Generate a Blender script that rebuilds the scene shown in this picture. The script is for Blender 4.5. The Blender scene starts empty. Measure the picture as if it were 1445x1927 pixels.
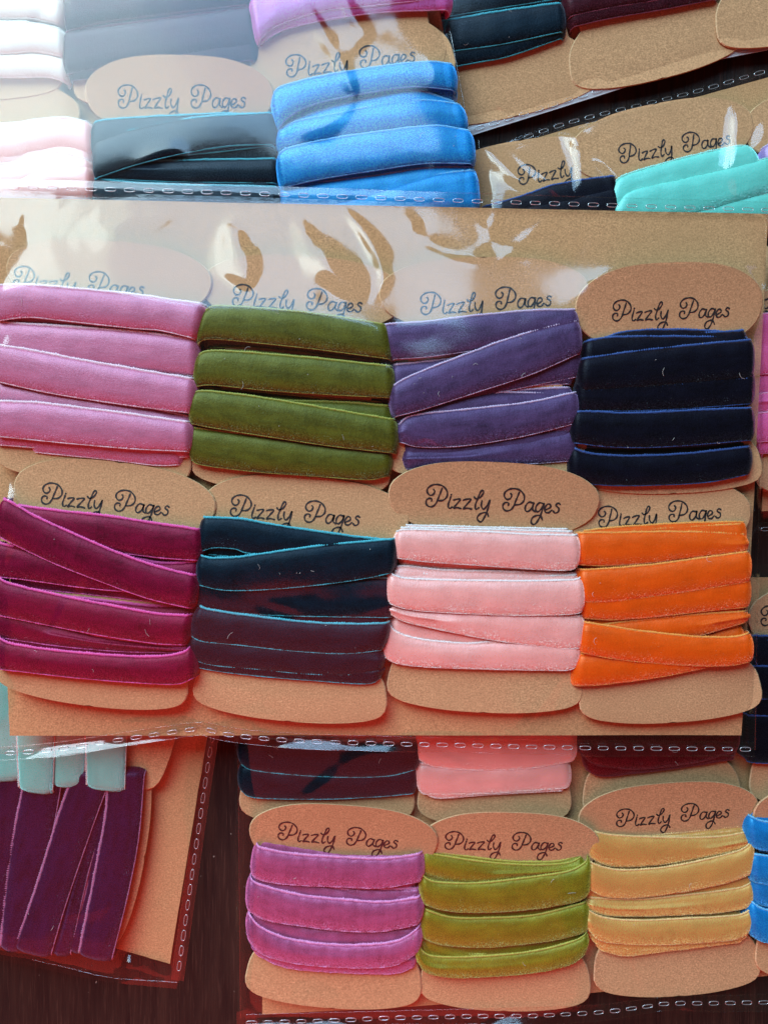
import bpy, math, random
import numpy as np
from mathutils import Vector

random.seed(7)
rng = np.random.default_rng(11)
sc = bpy.context.scene
col = sc.collection
MM = 0.001

# ------------------------------------------------------------------ camera
H = 215.0                      # lens height above the table (mm)
K = 0.000656                   # tangent per photo pixel
cam_d = bpy.data.cameras.new('camera')
cam = bpy.data.objects.new('camera', cam_d)
col.objects.link(cam)
cam.location = (0, 0, H*MM)
cam.rotation_euler = (0, 0, 0)
cam_d.sensor_fit = 'VERTICAL'
cam_d.angle = 2*math.atan(963.5*K)
cam_d.clip_start = 0.005
cam_d.clip_end = 20
sc.camera = cam

# ------------------------------------------------------------------ world: the dim room
w = bpy.data.worlds.new('World')
sc.world = w
w.use_nodes = True
bg = w.node_tree.nodes['Background']
bg.inputs[0].default_value = (1.0, 0.90, 0.76, 1)
bg.inputs[1].default_value = 0.035

# ------------------------------------------------------------------ lamps
def area(name, d, dist, sx, sy, color, radiance, roll=0.0):
    """area lamp in direction d (from the table) facing the table"""
    l = bpy.data.lights.new(name, 'AREA')
    l.shape = 'RECTANGLE'
    l.size = sx
    l.size_y = sy
    l.color = color
    l.energy = radiance*math.pi*sx*sy
    o = bpy.data.objects.new(name, l)
    col.objects.link(o)
    v = Vector(d).normalized()
    o.location = v*dist
    o.rotation_euler = v.to_track_quat('Z', 'Y').to_euler()
    return o
def dirang(ax, ay):
    return (math.tan(math.radians(ax)), math.tan(math.radians(ay)), 1)
# the window: up and to the left of the table
for x0_, x1_, colr_, rad in ((-1.35, -.62, (0.66, 0.90, 1.0), 11.6), (-.62, -.40, (0.55, 0.83, 1.0), 8.8), (-.40, .09, (0.40, 0.69, 1.0), 7.4)):
    pane = area('window_light', (0, 1.18, .98), 1.534, x1_-x0_, 1.42, colr_, rad)
    pane.location.x = (x0_+x1_)/2
# red light thrown back from the red clothing on the near side of the table
for y_, z_, len_, rad in ((-0.175, 0.4025, 0.287, 0.95), (-0.415, 0.1792, 0.368, 1.6)):
    red = area('red_bounce_light', (0, y_, z_), 1.0, 0.50, len_, (1.0, 0.05, 0.04), rad)
    red.location = (-0.13, y_, z_)
    red.rotation_euler = (Vector((0, -0.40, 0.43))).to_track_quat('Z', 'Y').to_euler()

# ------------------------------------------------------------------ render look
sc.view_settings.view_transform = 'Standard'
sc.view_settings.look = 'None'
sc.view_settings.exposure = 0.25
sc.view_settings.gamma = 1.0
sc.view_settings.use_curve_mapping = False
sc.render.engine = 'CYCLES'
cy = sc.cycles
cy.max_bounces = 8
cy.diffuse_bounces = 3
cy.glossy_bounces = 4
cy.transparent_max_bounces = 40
cy.transmission_bounces = 4
cy.caustics_reflective = False
cy.caustics_refractive = False
cy.sample_clamp_indirect = 4
cy.use_denoising = True

# ------------------------------------------------------------------ helpers
def W(px, py, z):
    """photo-plan coordinates to table coordinates (mm) at height z"""
    s = K*(H - z)
    px = np.asarray(px, float)
    py = np.asarray(py, float)
    return np.stack(np.broadcast_arrays((px - 722.5)*s, (963.5 - py)*s, float(z)))

def catmull(pts, n):
    p = np.array(pts, float)
    if len(p) == 2:
        t = np.linspace(0, 1, n)[:, None]
        return p[0]*(1-t) + p[1]*t
    p = np.vstack([2*p[0]-p[1], p, 2*p[-1]-p[-2]])
    seg = np.linalg.norm(np.diff(p[1:-1], axis=0), axis=1)
    cum = np.concatenate([[0], np.cumsum(seg)])
    u = np.linspace(0, cum[-1], n)
    i = np.clip(np.searchsorted(cum, u, side='right')-1, 0, len(seg)-1)
    t = ((u-cum[i])/seg[i])[:, None]
    p0, p1, p2, p3 = p[i], p[i+1], p[i+2], p[i+3]
    return 0.5*((2*p1)+(-p0+p2)*t+(2*p0-5*p1+4*p2-p3)*t**2+(-p0+3*p1-3*p2+p3)*t**3)

def mesh_obj(name, verts, faces, mat, parent=None, origin=(0, 0, 0), smooth=True, uv=None):
    """verts in mm (world); stored relative to origin (mm)"""
    v = (np.asarray(verts, float) - np.asarray(origin, float))*MM
    me = bpy.data.meshes.new(name)
    faces = [list(map(int, f)) for f in faces] if not isinstance(faces, np.ndarray) else faces.tolist()
    me.from_pydata(v.tolist(), [], faces)
    if uv is not None:
        ul = me.uv_layers.new(name='UVMap')
        li = np.zeros(len(me.loops), dtype=np.int32)
        me.loops.foreach_get('vertex_index', li)
        ul.data.foreach_set('uv', np.asarray(uv, np.float32)[li].ravel())
    if smooth:
        me.polygons.foreach_set('use_smooth', np.ones(len(me.polygons), bool))
    me.materials.append(mat)
    me.update()
    o = bpy.data.objects.new(name, me)
    col.objects.link(o)
    if parent is not None:
        o.parent = parent
    else:
        o.location = np.asarray(origin)*MM
    return o

def empty(name, origin):
    o = bpy.data.objects.new(name, None)
    o.empty_display_size = 0.005
    o.location = np.asarray(origin, float)*MM
    col.objects.link(o)
    return o

def tag(o, label, cat, group=None):
    o['label'] = label
    o['category'] = cat
    if group:
        o['group'] = group

def lin(c):
    c = np.array(c, float)/255
    return np.where(c <= .04045, c/12.92, ((c+.055)/1.055)**2.4)

# ------------------------------------------------------------------ materials
def new_mat(name):
    m = bpy.data.materials.new(name)
    m.use_nodes = True
    nt = m.node_tree
    b = nt.nodes['Principled BSDF']
    return m, nt, b

def N(nt, t, **kw):
    n = nt.nodes.new(t)
    for k_, v in kw.items():
        setattr(n, k_, v)
    return n

def math_n(nt, op, a, b=None):
    n = N(nt, 'ShaderNodeMath', operation=op)
    for i, v in enumerate((a, b)):
        if v is None:
            continue
        if isinstance(v, (int, float)):
            n.inputs[i].default_value = v
        else:
            nt.links.new(v, n.inputs[i])
    return n.outputs[0]

def mix_col(nt, fac, a, b, blend='MIX'):
    n = N(nt, 'ShaderNodeMix', data_type='RGBA', blend_type=blend)
    for sock, v in ((n.inputs[0], fac), (n.inputs[6], a), (n.inputs[7], b)):
        if isinstance(v, (int, float)):
            sock.default_value = v
        elif isinstance(v, (tuple, list, np.ndarray)):
            sock.default_value = (float(v[0]), float(v[1]), float(v[2]), 1)
        else:
            nt.links.new(v, sock)
    return n.outputs[2]

def noise(nt, vec, scale, detail=2, rough=.5):
    n = N(nt, 'ShaderNodeTexNoise')
    n.inputs['Scale'].default_value = scale
    n.inputs['Detail'].default_value = detail
    n.inputs['Roughness'].default_value = rough
    nt.links.new(vec, n.inputs['Vector'])
    return n.outputs['Fac']

def remap(nt, v, a, b, c=0., d=1.):
    n = N(nt, 'ShaderNodeMapRange')
    n.inputs[1].default_value = a
    n.inputs[2].default_value = b
    n.inputs[3].default_value = c
    n.inputs[4].default_value = d
    nt.links.new(v, n.inputs[0])
    return n.outputs[0]

def mapping(nt, vec, scale=(1, 1, 1), rnd=True):
    mp = N(nt, 'ShaderNodeMapping')
    mp.inputs['Scale'].default_value = scale
    nt.links.new(vec, mp.inputs['Vector'])
    if rnd:
        oi = N(nt, 'ShaderNodeObjectInfo')
        cx = N(nt, 'ShaderNodeCombineXYZ')
        r = math_n(nt, 'MULTIPLY', oi.outputs['Random'], 37.0)
        nt.links.new(r, cx.inputs[0]); nt.links.new(r, cx.inputs[1]); nt.links.new(r, cx.inputs[2])
        nt.links.new(cx.outputs[0], mp.inputs['Location'])
    return mp.outputs[0]

def velvet(name, rgb, sheen=1.0, tint=None, dark=0.20):
    """pile: uv is millimetres along / across the ribbon"""
    c = lin(rgb)
    m, nt, b = new_mat('velvet_'+name)
    tc = N(nt, 'ShaderNodeTexCoord')
    lum = float(c @ np.array([.3, .6, .1]))
    dk = dark + (.72-dark)*min(1, lum/.35)
    n1 = noise(nt, mapping(nt, tc.outputs['UV'], (.16, .5, 1)), 1.0, 3, .6)
    n2 = noise(nt, mapping(nt, tc.outputs['UV'], (2.0, .75, 1)), 1.0, 2, .6)
    n3 = noise(nt, mapping(nt, tc.outputs['UV'], (4.6, 3.4, 1)), 1.0, 2, .65)
    f2 = math_n(nt, 'ADD', math_n(nt, 'MULTIPLY', n1, .5), math_n(nt, 'ADD', math_n(nt, 'MULTIPLY', n2, .26), math_n(nt, 'MULTIPLY', n3, .32)))
    colr = mix_col(nt, remap(nt, f2, .36, .64), c*dk, np.clip(c*.92+.001, 0, 1))
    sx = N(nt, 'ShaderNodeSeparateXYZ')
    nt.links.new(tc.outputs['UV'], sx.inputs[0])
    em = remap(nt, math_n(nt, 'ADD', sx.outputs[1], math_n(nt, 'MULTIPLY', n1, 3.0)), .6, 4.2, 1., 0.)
    lit_speck = math_n(nt, 'MULTIPLY', em, remap(nt, n3, .50, .64, 0., .9))  # painted glints: pale speckle where lower-edge fibres would catch the window
    colr = mix_col(nt, lit_speck, colr, np.clip(c*2.1+.07*(.3+lum*2), 0, .92))
    nt.links.new(colr, b.inputs['Base Color'])
    b.inputs['Roughness'].default_value = .40
    b.inputs['Specular IOR Level'].default_value = 1.0
    b.inputs['Specular Tint'].default_value = (*np.clip(c*2.4+.06+.16*min(1, lum*4), 0, 1), 1)
    b.inputs['Sheen Weight'].default_value = sheen
    b.inputs['Sheen Roughness'].default_value = .42
    t = lin(tint) if tint is not None else np.clip(c*1.5 + .05, 0, 1)
    b.inputs['Sheen Tint'].default_value = (*t, 1)
    bp = N(nt, 'ShaderNodeBump')
    bp.inputs['Strength'].default_value = .5
    bp.inputs['Distance'].default_value = .0003
    nt.links.new(f2, bp.inputs['Height'])
    nt.links.new(bp.outputs[0], b.inputs['Normal'])
    # the standing pile: soft back-scatter that brightens where the ribbon turns away
    b.inputs['Sheen Weight'].default_value = 0
    sh = N(nt, 'ShaderNodeBsdfSheen', distribution='ASHIKHMIN')
    sh.inputs['Roughness'].default_value = .37
    nt.links.new(mix_col(nt, remap(nt, n3, .36, .62), t*.35, np.clip(t*1.9, 0, 1.6)), sh.inputs['Color'])
    nt.links.new(bp.outputs[0], sh.inputs['Normal'])
    ad = N(nt, 'ShaderNodeAddShader')
    nt.links.new(b.outputs[0], ad.inputs[0])
    nt.links.new(sh.outputs[0], ad.inputs[1])
    nt.links.new(ad.outputs[0], nt.nodes['Material Output'].inputs['Surface'])
    return m

def selvedge_mat(name, rgb):
    c = lin(rgb)
    m, nt, b = new_mat('selvedge_'+name)
    tc = N(nt, 'ShaderNodeTexCoord')
    fine = noise(nt, mapping(nt, tc.outputs['UV'], (3.0, 3.0, 1)), 1.0, 2, .6)
    colr = mix_col(nt, remap(nt, fine, .3, .7), c*.6, np.clip(c*1.15, 0, 1))
    nt.links.new(colr, b.inputs['Base Color'])
    b.inputs['Roughness'].default_value = .5
    b.inputs['Specular IOR Level'].default_value = .35
    b.inputs['Sheen Weight'].default_value = .3
    return m

def kraft(name, rgb=(200, 156, 110), fib=1.0):
    c = lin(rgb)
    m, nt, b = new_mat(name)
    tc = N(nt, 'ShaderNodeTexCoord')
    v1 = mapping(nt, tc.outputs['Object'], (2600, 2600, 2600))
    f1 = noise(nt, v1, 1.0, 3, .65)
    v2 = mapping(nt, tc.outputs['Object'], (900, 3400, 1500))
    f2 = noise(nt, v2, 1.0, 2, .6)
    big = noise(nt, mapping(nt, tc.outputs['Object'], (60, 60, 60)), 1.0, 2, .5)
    colr = mix_col(nt, remap(nt, f1, .3, .72), c*.58, np.clip(c*1.25+.008, 0, 1))
    colr = mix_col(nt, remap(nt, f2, .60, .74, 0, .55*fib), colr, np.clip(c*1.65+.03, 0, 1))
    colr = mix_col(nt, remap(nt, big, .35, .65, 0, .35), colr, c*.82)
    vo = N(nt, 'ShaderNodeTexVoronoi')
    vo.inputs['Scale'].default_value = 1.0
    nt.links.new(mapping(nt, tc.outputs['Object'], (420, 420, 420)), vo.inputs['Vector'])
    spk = remap(nt, vo.outputs['Distance'], .03, .10, .55, 0.)
    colr = mix_col(nt, spk, colr, c*.35)
    nt.links.new(colr, b.inputs['Base Color'])
    b.inputs['Roughness'].default_value = .85
    b.inputs['Specular IOR Level'].default_value = .2
    bp = N(nt, 'ShaderNodeBump')
    bp.inputs['Strength'].default_value = .35
    bp.inputs['Distance'].default_value = .00012
    nt.links.new(f1, bp.inputs['Height'])
    nt.links.new(bp.outputs[0], b.inputs['Normal'])
    return m

def film_mat(name, f0=.052, rough=.12, haze=.0, wobble=0.0):
    m, nt, b = new_mat(name)
    nt.nodes.remove(b)
    out = nt.nodes['Material Output']
    geo = N(nt, 'ShaderNodeNewGeometry')
    dt = N(nt, 'ShaderNodeVectorMath', operation='DOT_PRODUCT')
    nt.links.new(geo.outputs['Normal'], dt.inputs[0])
    nt.links.new(geo.outputs['Incoming'], dt.inputs[1])
    c = math_n(nt, 'ABSOLUTE', dt.outputs['Value'])
    p = math_n(nt, 'POWER', math_n(nt, 'SUBTRACT', 1.0, c), 5.0)
    f = math_n(nt, 'ADD', math_n(nt, 'MULTIPLY', p, .85), f0)
    tr = N(nt, 'ShaderNodeBsdfTransparent')
    tr.inputs[0].default_value = (.985, .985, .98, 1)
    gl = N(nt, 'ShaderNodeBsdfGlossy')
    gl.inputs['Roughness'].default_value = rough
    if wobble:
        tc = N(nt, 'ShaderNodeTexCoord')
        n1 = noise(nt, mapping(nt, tc.outputs['Object'], (260, 260, 260)), 1.0, 1, .4)
        bp = N(nt, 'ShaderNodeBump')
        bp.inputs['Strength'].default_value = wobble
        bp.inputs['Distance'].default_value = .0002
        nt.links.new(n1, bp.inputs['Height'])
        nt.links.new(bp.outputs[0], gl.inputs['Normal'])
    mx = N(nt, 'ShaderNodeMixShader')
    nt.links.new(f, mx.inputs[0])
    nt.links.new(tr.outputs[0], mx.inputs[1])
    nt.links.new(gl.outputs[0], mx.inputs[2])
    last = mx.outputs[0]
    if haze:
        df = N(nt, 'ShaderNodeBsdfDiffuse')
        df.inputs[0].default_value = (.9, .92, .95, 1)
        m2 = N(nt, 'ShaderNodeMixShader')
        m2.inputs[0].default_value = haze
        nt.links.new(last, m2.inputs[1])
        nt.links.new(df.outputs[0], m2.inputs[2])
        last = m2.outputs[0]
    nt.links.new(last, out.inputs['Surface'])
    return m

def wood():
    m, nt, b = new_mat('dark_wood')
    tc = N(nt, 'ShaderNodeTexCoord')
    g1 = noise(nt, mapping(nt, tc.outputs['Object'], (300, 22, 60), False), 1.0, 5, .65)
    g2 = noise(nt, mapping(nt, tc.outputs['Object'], (1900, 90, 60), False), 1.0, 3, .65)
    g3 = noise(nt, mapping(nt, tc.outputs['Object'], (40, 9, 60), False), 1.0, 2, .5)
    c = mix_col(nt, remap(nt, g1, .36, .70), (.009, .0045, .0035), (.036, .017, .011))
    c = mix_col(nt, remap(nt, g2, .54, .74, 0, .75), c, (.075, .036, .024))
    c = mix_col(nt, remap(nt, g3, .4, .7, 0, .5), c, (.008, .004, .003))
    sp = noise(nt, mapping(nt, tc.outputs['Object'], (900, 500, 100), False), 1.0, 1, .5)
    c = mix_col(nt, remap(nt, sp, .79, .83, 0, .7), c, (.32, .27, .22))
    nt.links.new(c, b.inputs['Base Color'])
    b.inputs['Roughness'].default_value = .6
    b.inputs['Specular IOR Level'].default_value = .24
    bp = N(nt, 'ShaderNodeBump')
    bp.inputs['Strength'].default_value = .5
    bp.inputs['Distance'].default_value = .0004
    nt.links.new(math_n(nt, 'ADD', g1, g2), bp.inputs['Height'])
    nt.links.new(bp.outputs[0], b.inputs['Normal'])
    return m

M_KRAFT = kraft('kraft_card')
M_CUT = kraft('kraft_cut_edge', (222, 184, 138), .4)
M_SHEET = kraft('kraft_sheet', (196, 152, 104), .8)
M_FILM = film_mat('clear_film', wobble=.12)
M_BACKFILM = film_mat('clear_film_back', f0=.03, rough=.05)
M_SEAM = film_mat('welded_film', f0=.058, rough=.1, wobble=.08)
M_LIT_HAZE = film_mat('welded_film_lit', f0=.09, rough=.2, haze=.38)  # white haze painted in for the light this seam would reflect
M_WELD = film_mat('weld_ridge', f0=.32, rough=.15, haze=.14)
m, nt, b = new_mat('black_ink')
b.inputs['Base Color'].default_value = (.012, .011, .011, 1)
b.inputs['Roughness'].default_value = .6
M_INK = m
m, nt, b = new_mat('lint_white')
b.inputs['Base Color'].default_value = (.75, .73, .68, 1)
b.inputs['Roughness'].default_value = .7
M_LINT = m

# name: (pile rgb, selvedge rgb)
COL = {
 'dusty_pink': ((194, 108, 138), (255, 214, 226)),
 'olive':      ((86, 88, 19), (160, 164, 62)),
 'violet':     ((80, 60, 98), (205, 184, 214)),
 'navy':       ((6, 8, 24), (46, 84, 150)),
 'magenta':    ((114, 4, 48), (235, 86, 170)),
 'teal':       ((1, 26, 40), (60, 182, 198)),
 'pale_pink':  ((252, 176, 164), (255, 236, 232)),
 'orange':     ((240, 90, 5), (255, 160, 70)),
 'orchid':     ((160, 80, 124), (226, 150, 205)),
 'moss':       ((122, 122, 24), (178, 176, 70)),
 'gold':       ((206, 150, 78), (236, 196, 130)),
 'sky_blue':   ((16, 130, 206), (110, 195, 240)),
 'dark_red':   ((92, 6, 20), (130, 24, 38)),
 'wine':       ((62, 14, 28), (140, 50, 76)),
 'mint':       ((112, 196, 182), (214, 204, 200)),
 'aqua':       ((112, 222, 204), (160, 236, 222)),
 'purple':     ((36, 18, 56), (170, 110, 150)),
 'cream':      ((226, 206, 186), (242, 232, 220)),
 'mauve':      ((186, 92, 160), (226, 170, 212)),
 'hot_pink':   ((228, 96, 150), (246, 150, 190)),
 'lavender':   ((150, 130, 190), (200, 186, 222)),
}
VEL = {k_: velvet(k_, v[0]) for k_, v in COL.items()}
def tip_mat(name, rgb):  # lit copy of the pile colour: caught light is put into the tint
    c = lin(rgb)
    m, nt, b = new_mat('lit_pile_tips_'+name)
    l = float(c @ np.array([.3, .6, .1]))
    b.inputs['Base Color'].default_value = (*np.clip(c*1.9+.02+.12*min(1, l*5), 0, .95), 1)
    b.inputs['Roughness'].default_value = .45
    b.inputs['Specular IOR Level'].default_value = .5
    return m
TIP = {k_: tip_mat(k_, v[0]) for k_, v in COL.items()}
SEL = {k_: selvedge_mat(k_, v[1]) for k_, v in COL.items()}

# ------------------------------------------------------------------ lettering (drawn as pen strokes)
def lettering_strokes():
    P = [[(240, 205), (228, 240), (212, 280), (192, 332), (166, 364), (130, 372), (101, 350), (99, 316), (120, 297), (148, 302), (146, 322)],
         [(163, 216), (174, 234), (160, 262), (130, 268), (107, 240), (113, 206), (150, 179), (200, 173), (250, 190), (285, 235), (283, 282), (250, 313), (205, 318)]]
    S = list(P)
    S += [[(322, 262), (323, 268)], [(318, 282), (308, 315), (297, 352), (300, 380), (315, 386), (332, 374)],
          [(344, 312), (372, 304), (404, 306), (374, 346), (345, 386), (376, 380), (412, 388)],
          [(430, 313), (462, 304), (500, 306), (466, 348), (434, 389), (468, 384), (508, 394)],
          [(528, 283), (545, 300), (580, 290), (610, 248), (604, 226), (585, 238), (560, 300), (540, 358), (546, 396), (572, 380)],
          [(598, 318), (594, 362), (612, 394), (640, 370), (668, 315)],
          [(670, 313), (656, 380), (632, 450), (600, 504), (575, 502), (559, 474), (580, 440), (620, 425), (648, 431), (660, 460)]]
    S += [[(x+690, y+37) for x, y in s] for s in P]
    S += [[(1062, 342), (1022, 331), (991, 365), (990, 403), (1013, 415), (1045, 386), (1066, 334), (1054, 392), (1078, 418)],
          [(1150, 345), (1115, 336), (1085, 370), (1085, 408), (1108, 415), (1140, 380), (1157, 338), (1140, 410), (1115, 480), (1085, 525), (1060, 530), (1045, 505), (1060, 467), (1100, 450), (1130, 456), (1145, 490)],
          [(1166, 402), (1213, 378), (1210, 352), (1186, 350), (1164, 385), (1170, 419), (1200, 425), (1228, 402)],
          [(1302, 352), (1282, 340), (1262, 360), (1290, 386), (1285, 418), (1257, 428), (1240, 410)]]
    a = math.radians(-4.0)
    out = []
    for s in S:
        p = (np.array(s, float) - (700, 330))/4.817
        out.append(np.stack([p[:, 0]*math.cos(a)-p[:, 1]*math.sin(a), p[:, 0]*math.sin(a)+p[:, 1]*math.cos(a)], 1))
    return out
STROKES = lettering_strokes()      # photo px, centred, x right / y down, level

# ------------------------------------------------------------------ bobbin card outline
HALF = [(0, 0), (60, 1.5), (110, 7), (152, 19), (180, 35), (192, 50), (195, 66), (190, 86), (176, 104), (142, 124)]
HALF_B = [(0, 0), (60, 1.5), (110, 6), (150, 13), (172, 21), (182, 30), (186, 44), (184, 62), (178, 85), (165, 104), (142, 124)]
def card_outline(Wt, Wb, L, lobe_t, lobe_b):
    """closed outline, origin at the centre of the top edge, y down, px"""
    def half(Wd, lobe):
        p = np.array(HALF, float)
        p[:, 0] *= Wd/390.
        p[:, 1] *= lobe/124.
        return catmull(p, 22)
    t = half(Wt, lobe_t)
    bt = half(Wb, lobe_b)
    right = np.vstack([t, np.stack([bt[:, 0], L-bt[:, 1]], 1)[::-1]])
    left = right[::-1].copy()
    left[:, 0] *= -1
    return np.vstack([right, left[1:-1]])

def rot(p, deg):
    a = math.radians(deg)
    return np.stack([p[:, 0]*math.cos(a)-p[:, 1]*math.sin(a), p[:, 0]*math.sin(a)+p[:, 1]*math.cos(a)], 1)

def fan_card(name, outline_w, mat, parent, origin, thick=.45, rings=None):
    """solid plate from a closed world outline (n,3); bevelled rim"""
    o = np.asarray(outline_w)
    n = len(o)
    c = o.mean(0)
    inner = o + (c-o)*(0.12/np.maximum(np.linalg.norm((c-o)[:, :2], axis=1), 1))[:, None]
    up = np.array([0, 0, thick/2])
    V = np.vstack([inner+up, o+up*.45, o-up*.45, inner-up])
    F = []
    for r in range(3):
        for i in range(n):
            j = (i+1) % n
            F.append((r*n+i, (r+1)*n+i, (r+1)*n+j, r*n+j))
    return V, F, inner+up, inner-up

class Bobbin:
    pass

def strip_cap(idx_r, idx_l, flip=False):
    F = []
    for i in range(len(idx_r)-1):
        f = (idx_r[i], idx_l[i], idx_l[i+1], idx_r[i+1])
        F.append(f[::-1] if flip else f)
    return F

def make_card(parent, origin, spec, zc):
    cx, ytop, Wt, Wb, L, ang = spec['card']
    lt, lb = spec.get('lobes', (124, 124))
    liftt, liftb = spec.get('lift', (0, 0))
    ov = spec.get('origin_rot', 0)
    def zf(y):
        t = np.clip((lt*1.1-y)/(lt*1.1), 0, 1)
        bq = np.clip((y-(L-lb*1.1))/(lb*1.1), 0, 1)
        return liftt*t**1.3 + liftb*bq**1.3
    def to_world(p, dz=0.):
        q = rot(p-np.array([[0, L/2]]), ang) + np.array([[cx, ytop+L/2]])
        z = zc + zf(p[:, 1]) + dz
        return np.stack([*(W(q[:, 0], q[:, 1], zc)[:2]), z], 1)
    half = []
    for Wd, lobe in ((Wt, lt), (Wb, lb)):
        p = np.array(HALF, float); p[:, 0] *= Wd/390.; p[:, 1] *= lobe/124.
        half.append(catmull(p, 26))
    p = np.array(HALF_B, float); p[:, 0] *= Wb/372.; p[:, 1] *= lb/124.
    half[1] = catmull(p, 26)
    t, bt = half
    mid_y = np.linspace(t[-1, 1], L-bt[-1, 1], 6)[1:-1]
    mid = np.stack([np.interp(mid_y, [t[-1, 1], L-bt[-1, 1]], [t[-1, 0], bt[-1, 0]]), mid_y], 1)
    right = np.vstack([t, mid, np.stack([bt[:, 0], L-bt[:, 1]], 1)[::-1]])
    right[:, 0] += rng.normal(0, .15, len(right))
    left = right.copy(); left[:, 0] *= -1
    n = len(right)
    th = .6
    # plate with a light cut edge: top rows (in), rim top, rim bottom, bottom
    def loop(inset, dz):
        r = right.copy(); l = left.copy()
        r[:, 0] = np.maximum(r[:, 0]-inset, 0); l[:, 0] = np.minimum(l[:, 0]+inset, 0)
        r[0, 1] += inset*.8; l[0, 1] += inset*.8; r[-1, 1] -= inset*.8; l[-1, 1] -= inset*.8
        return to_world(np.vstack([r, l]), dz)
    V = np.vstack([loop(2.1, th/2), loop(0, th/2-.26), loop(0, -th/2+.1), loop(1.0, -th/2)])
    m2 = 2*n
    F = []
    ridx = list(range(n)); lidx = list(range(n, 2*n))
    for i in range(n-1):
        F.append((ridx[i], lidx[i], lidx[i+1], ridx[i+1]))
        F.append((3*m2+ridx[i], 3*m2+ridx[i+1], 3*m2+lidx[i+1], 3*m2+lidx[i]))
    for r in range(3):
        a = r*m2; c = (r+1)*m2
        for i in range(n-1):
            F.append((a+ridx[i], a+ridx[i+1], c+ridx[i+1], c+ridx[i]))
            F.append((a+lidx[i+1], a+lidx[i], c+lidx[i], c+lidx[i+1]))
    card = mesh_obj('card', V, F, M_KRAFT, parent, origin, smooth=False)
    card.data.materials.append(M_CUT)
    nf = 2*(n-1)
    for q in card.data.polygons[nf:nf+2*(n-1)]:
        q.material_index = 1
    # lettering
    if spec.get('text'):
        tx, ty, tang, tscale = spec['text']
        tz = zc + th/2 + .035
        V = []; F = []
        sw = 1.65*tscale
        ca = math.radians(-ang)
        for s in STROKES:
            p = rot(s*tscale, tang) + np.array([[tx, ty]])
            L_ = np.linalg.norm(np.diff(p, axis=0), axis=1).sum()
            c = catmull(p, max(4, int(L_/1.6)))
            d = np.gradient(c, axis=0)
            d /= np.maximum(np.linalg.norm(d, axis=1), 1e-6)[:, None]
            nn = np.stack([-d[:, 1], d[:, 0]], 1)
            wv = sw*(1+.18*np.sin(np.arange(len(c))*.7+random.random()*6))[:, None]
            c0 = np.vstack([c[:1]-d[:1]*sw*.8, c, c[-1:]+d[-1:]*sw*.8])
            nn = np.vstack([nn[:1]*.45, nn*1, nn[-1:]*.45])
            wv = np.vstack([wv[:1], wv, wv[-1:]])
            l = c0+nn*wv; r = c0-nn*wv
            # height follows the card
            def up(q):
                loc = rot(q-np.array([[cx, ytop+L/2]]), -ang) + np.array([[0, L/2]])
                return np.stack([*(W(q[:, 0], q[:, 1], zc)[:2]), tz+.02+zf(loc[:, 1])], 1)
            b0 = sum(len(x) for x in V)
            k_ = len(l)
            V += [up(l), up(r)]
            F += [(b0+i, b0+i+1, b0+k_+i+1, b0+k_+i) for i in range(k_-1)]
        mesh_obj('lettering', np.vstack(V), F, M_INK, card, origin, smooth=False)
    poly = to_world(np.vstack([right, left[::-1]]))
    return card, poly, zc+max(liftt, 0)

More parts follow.
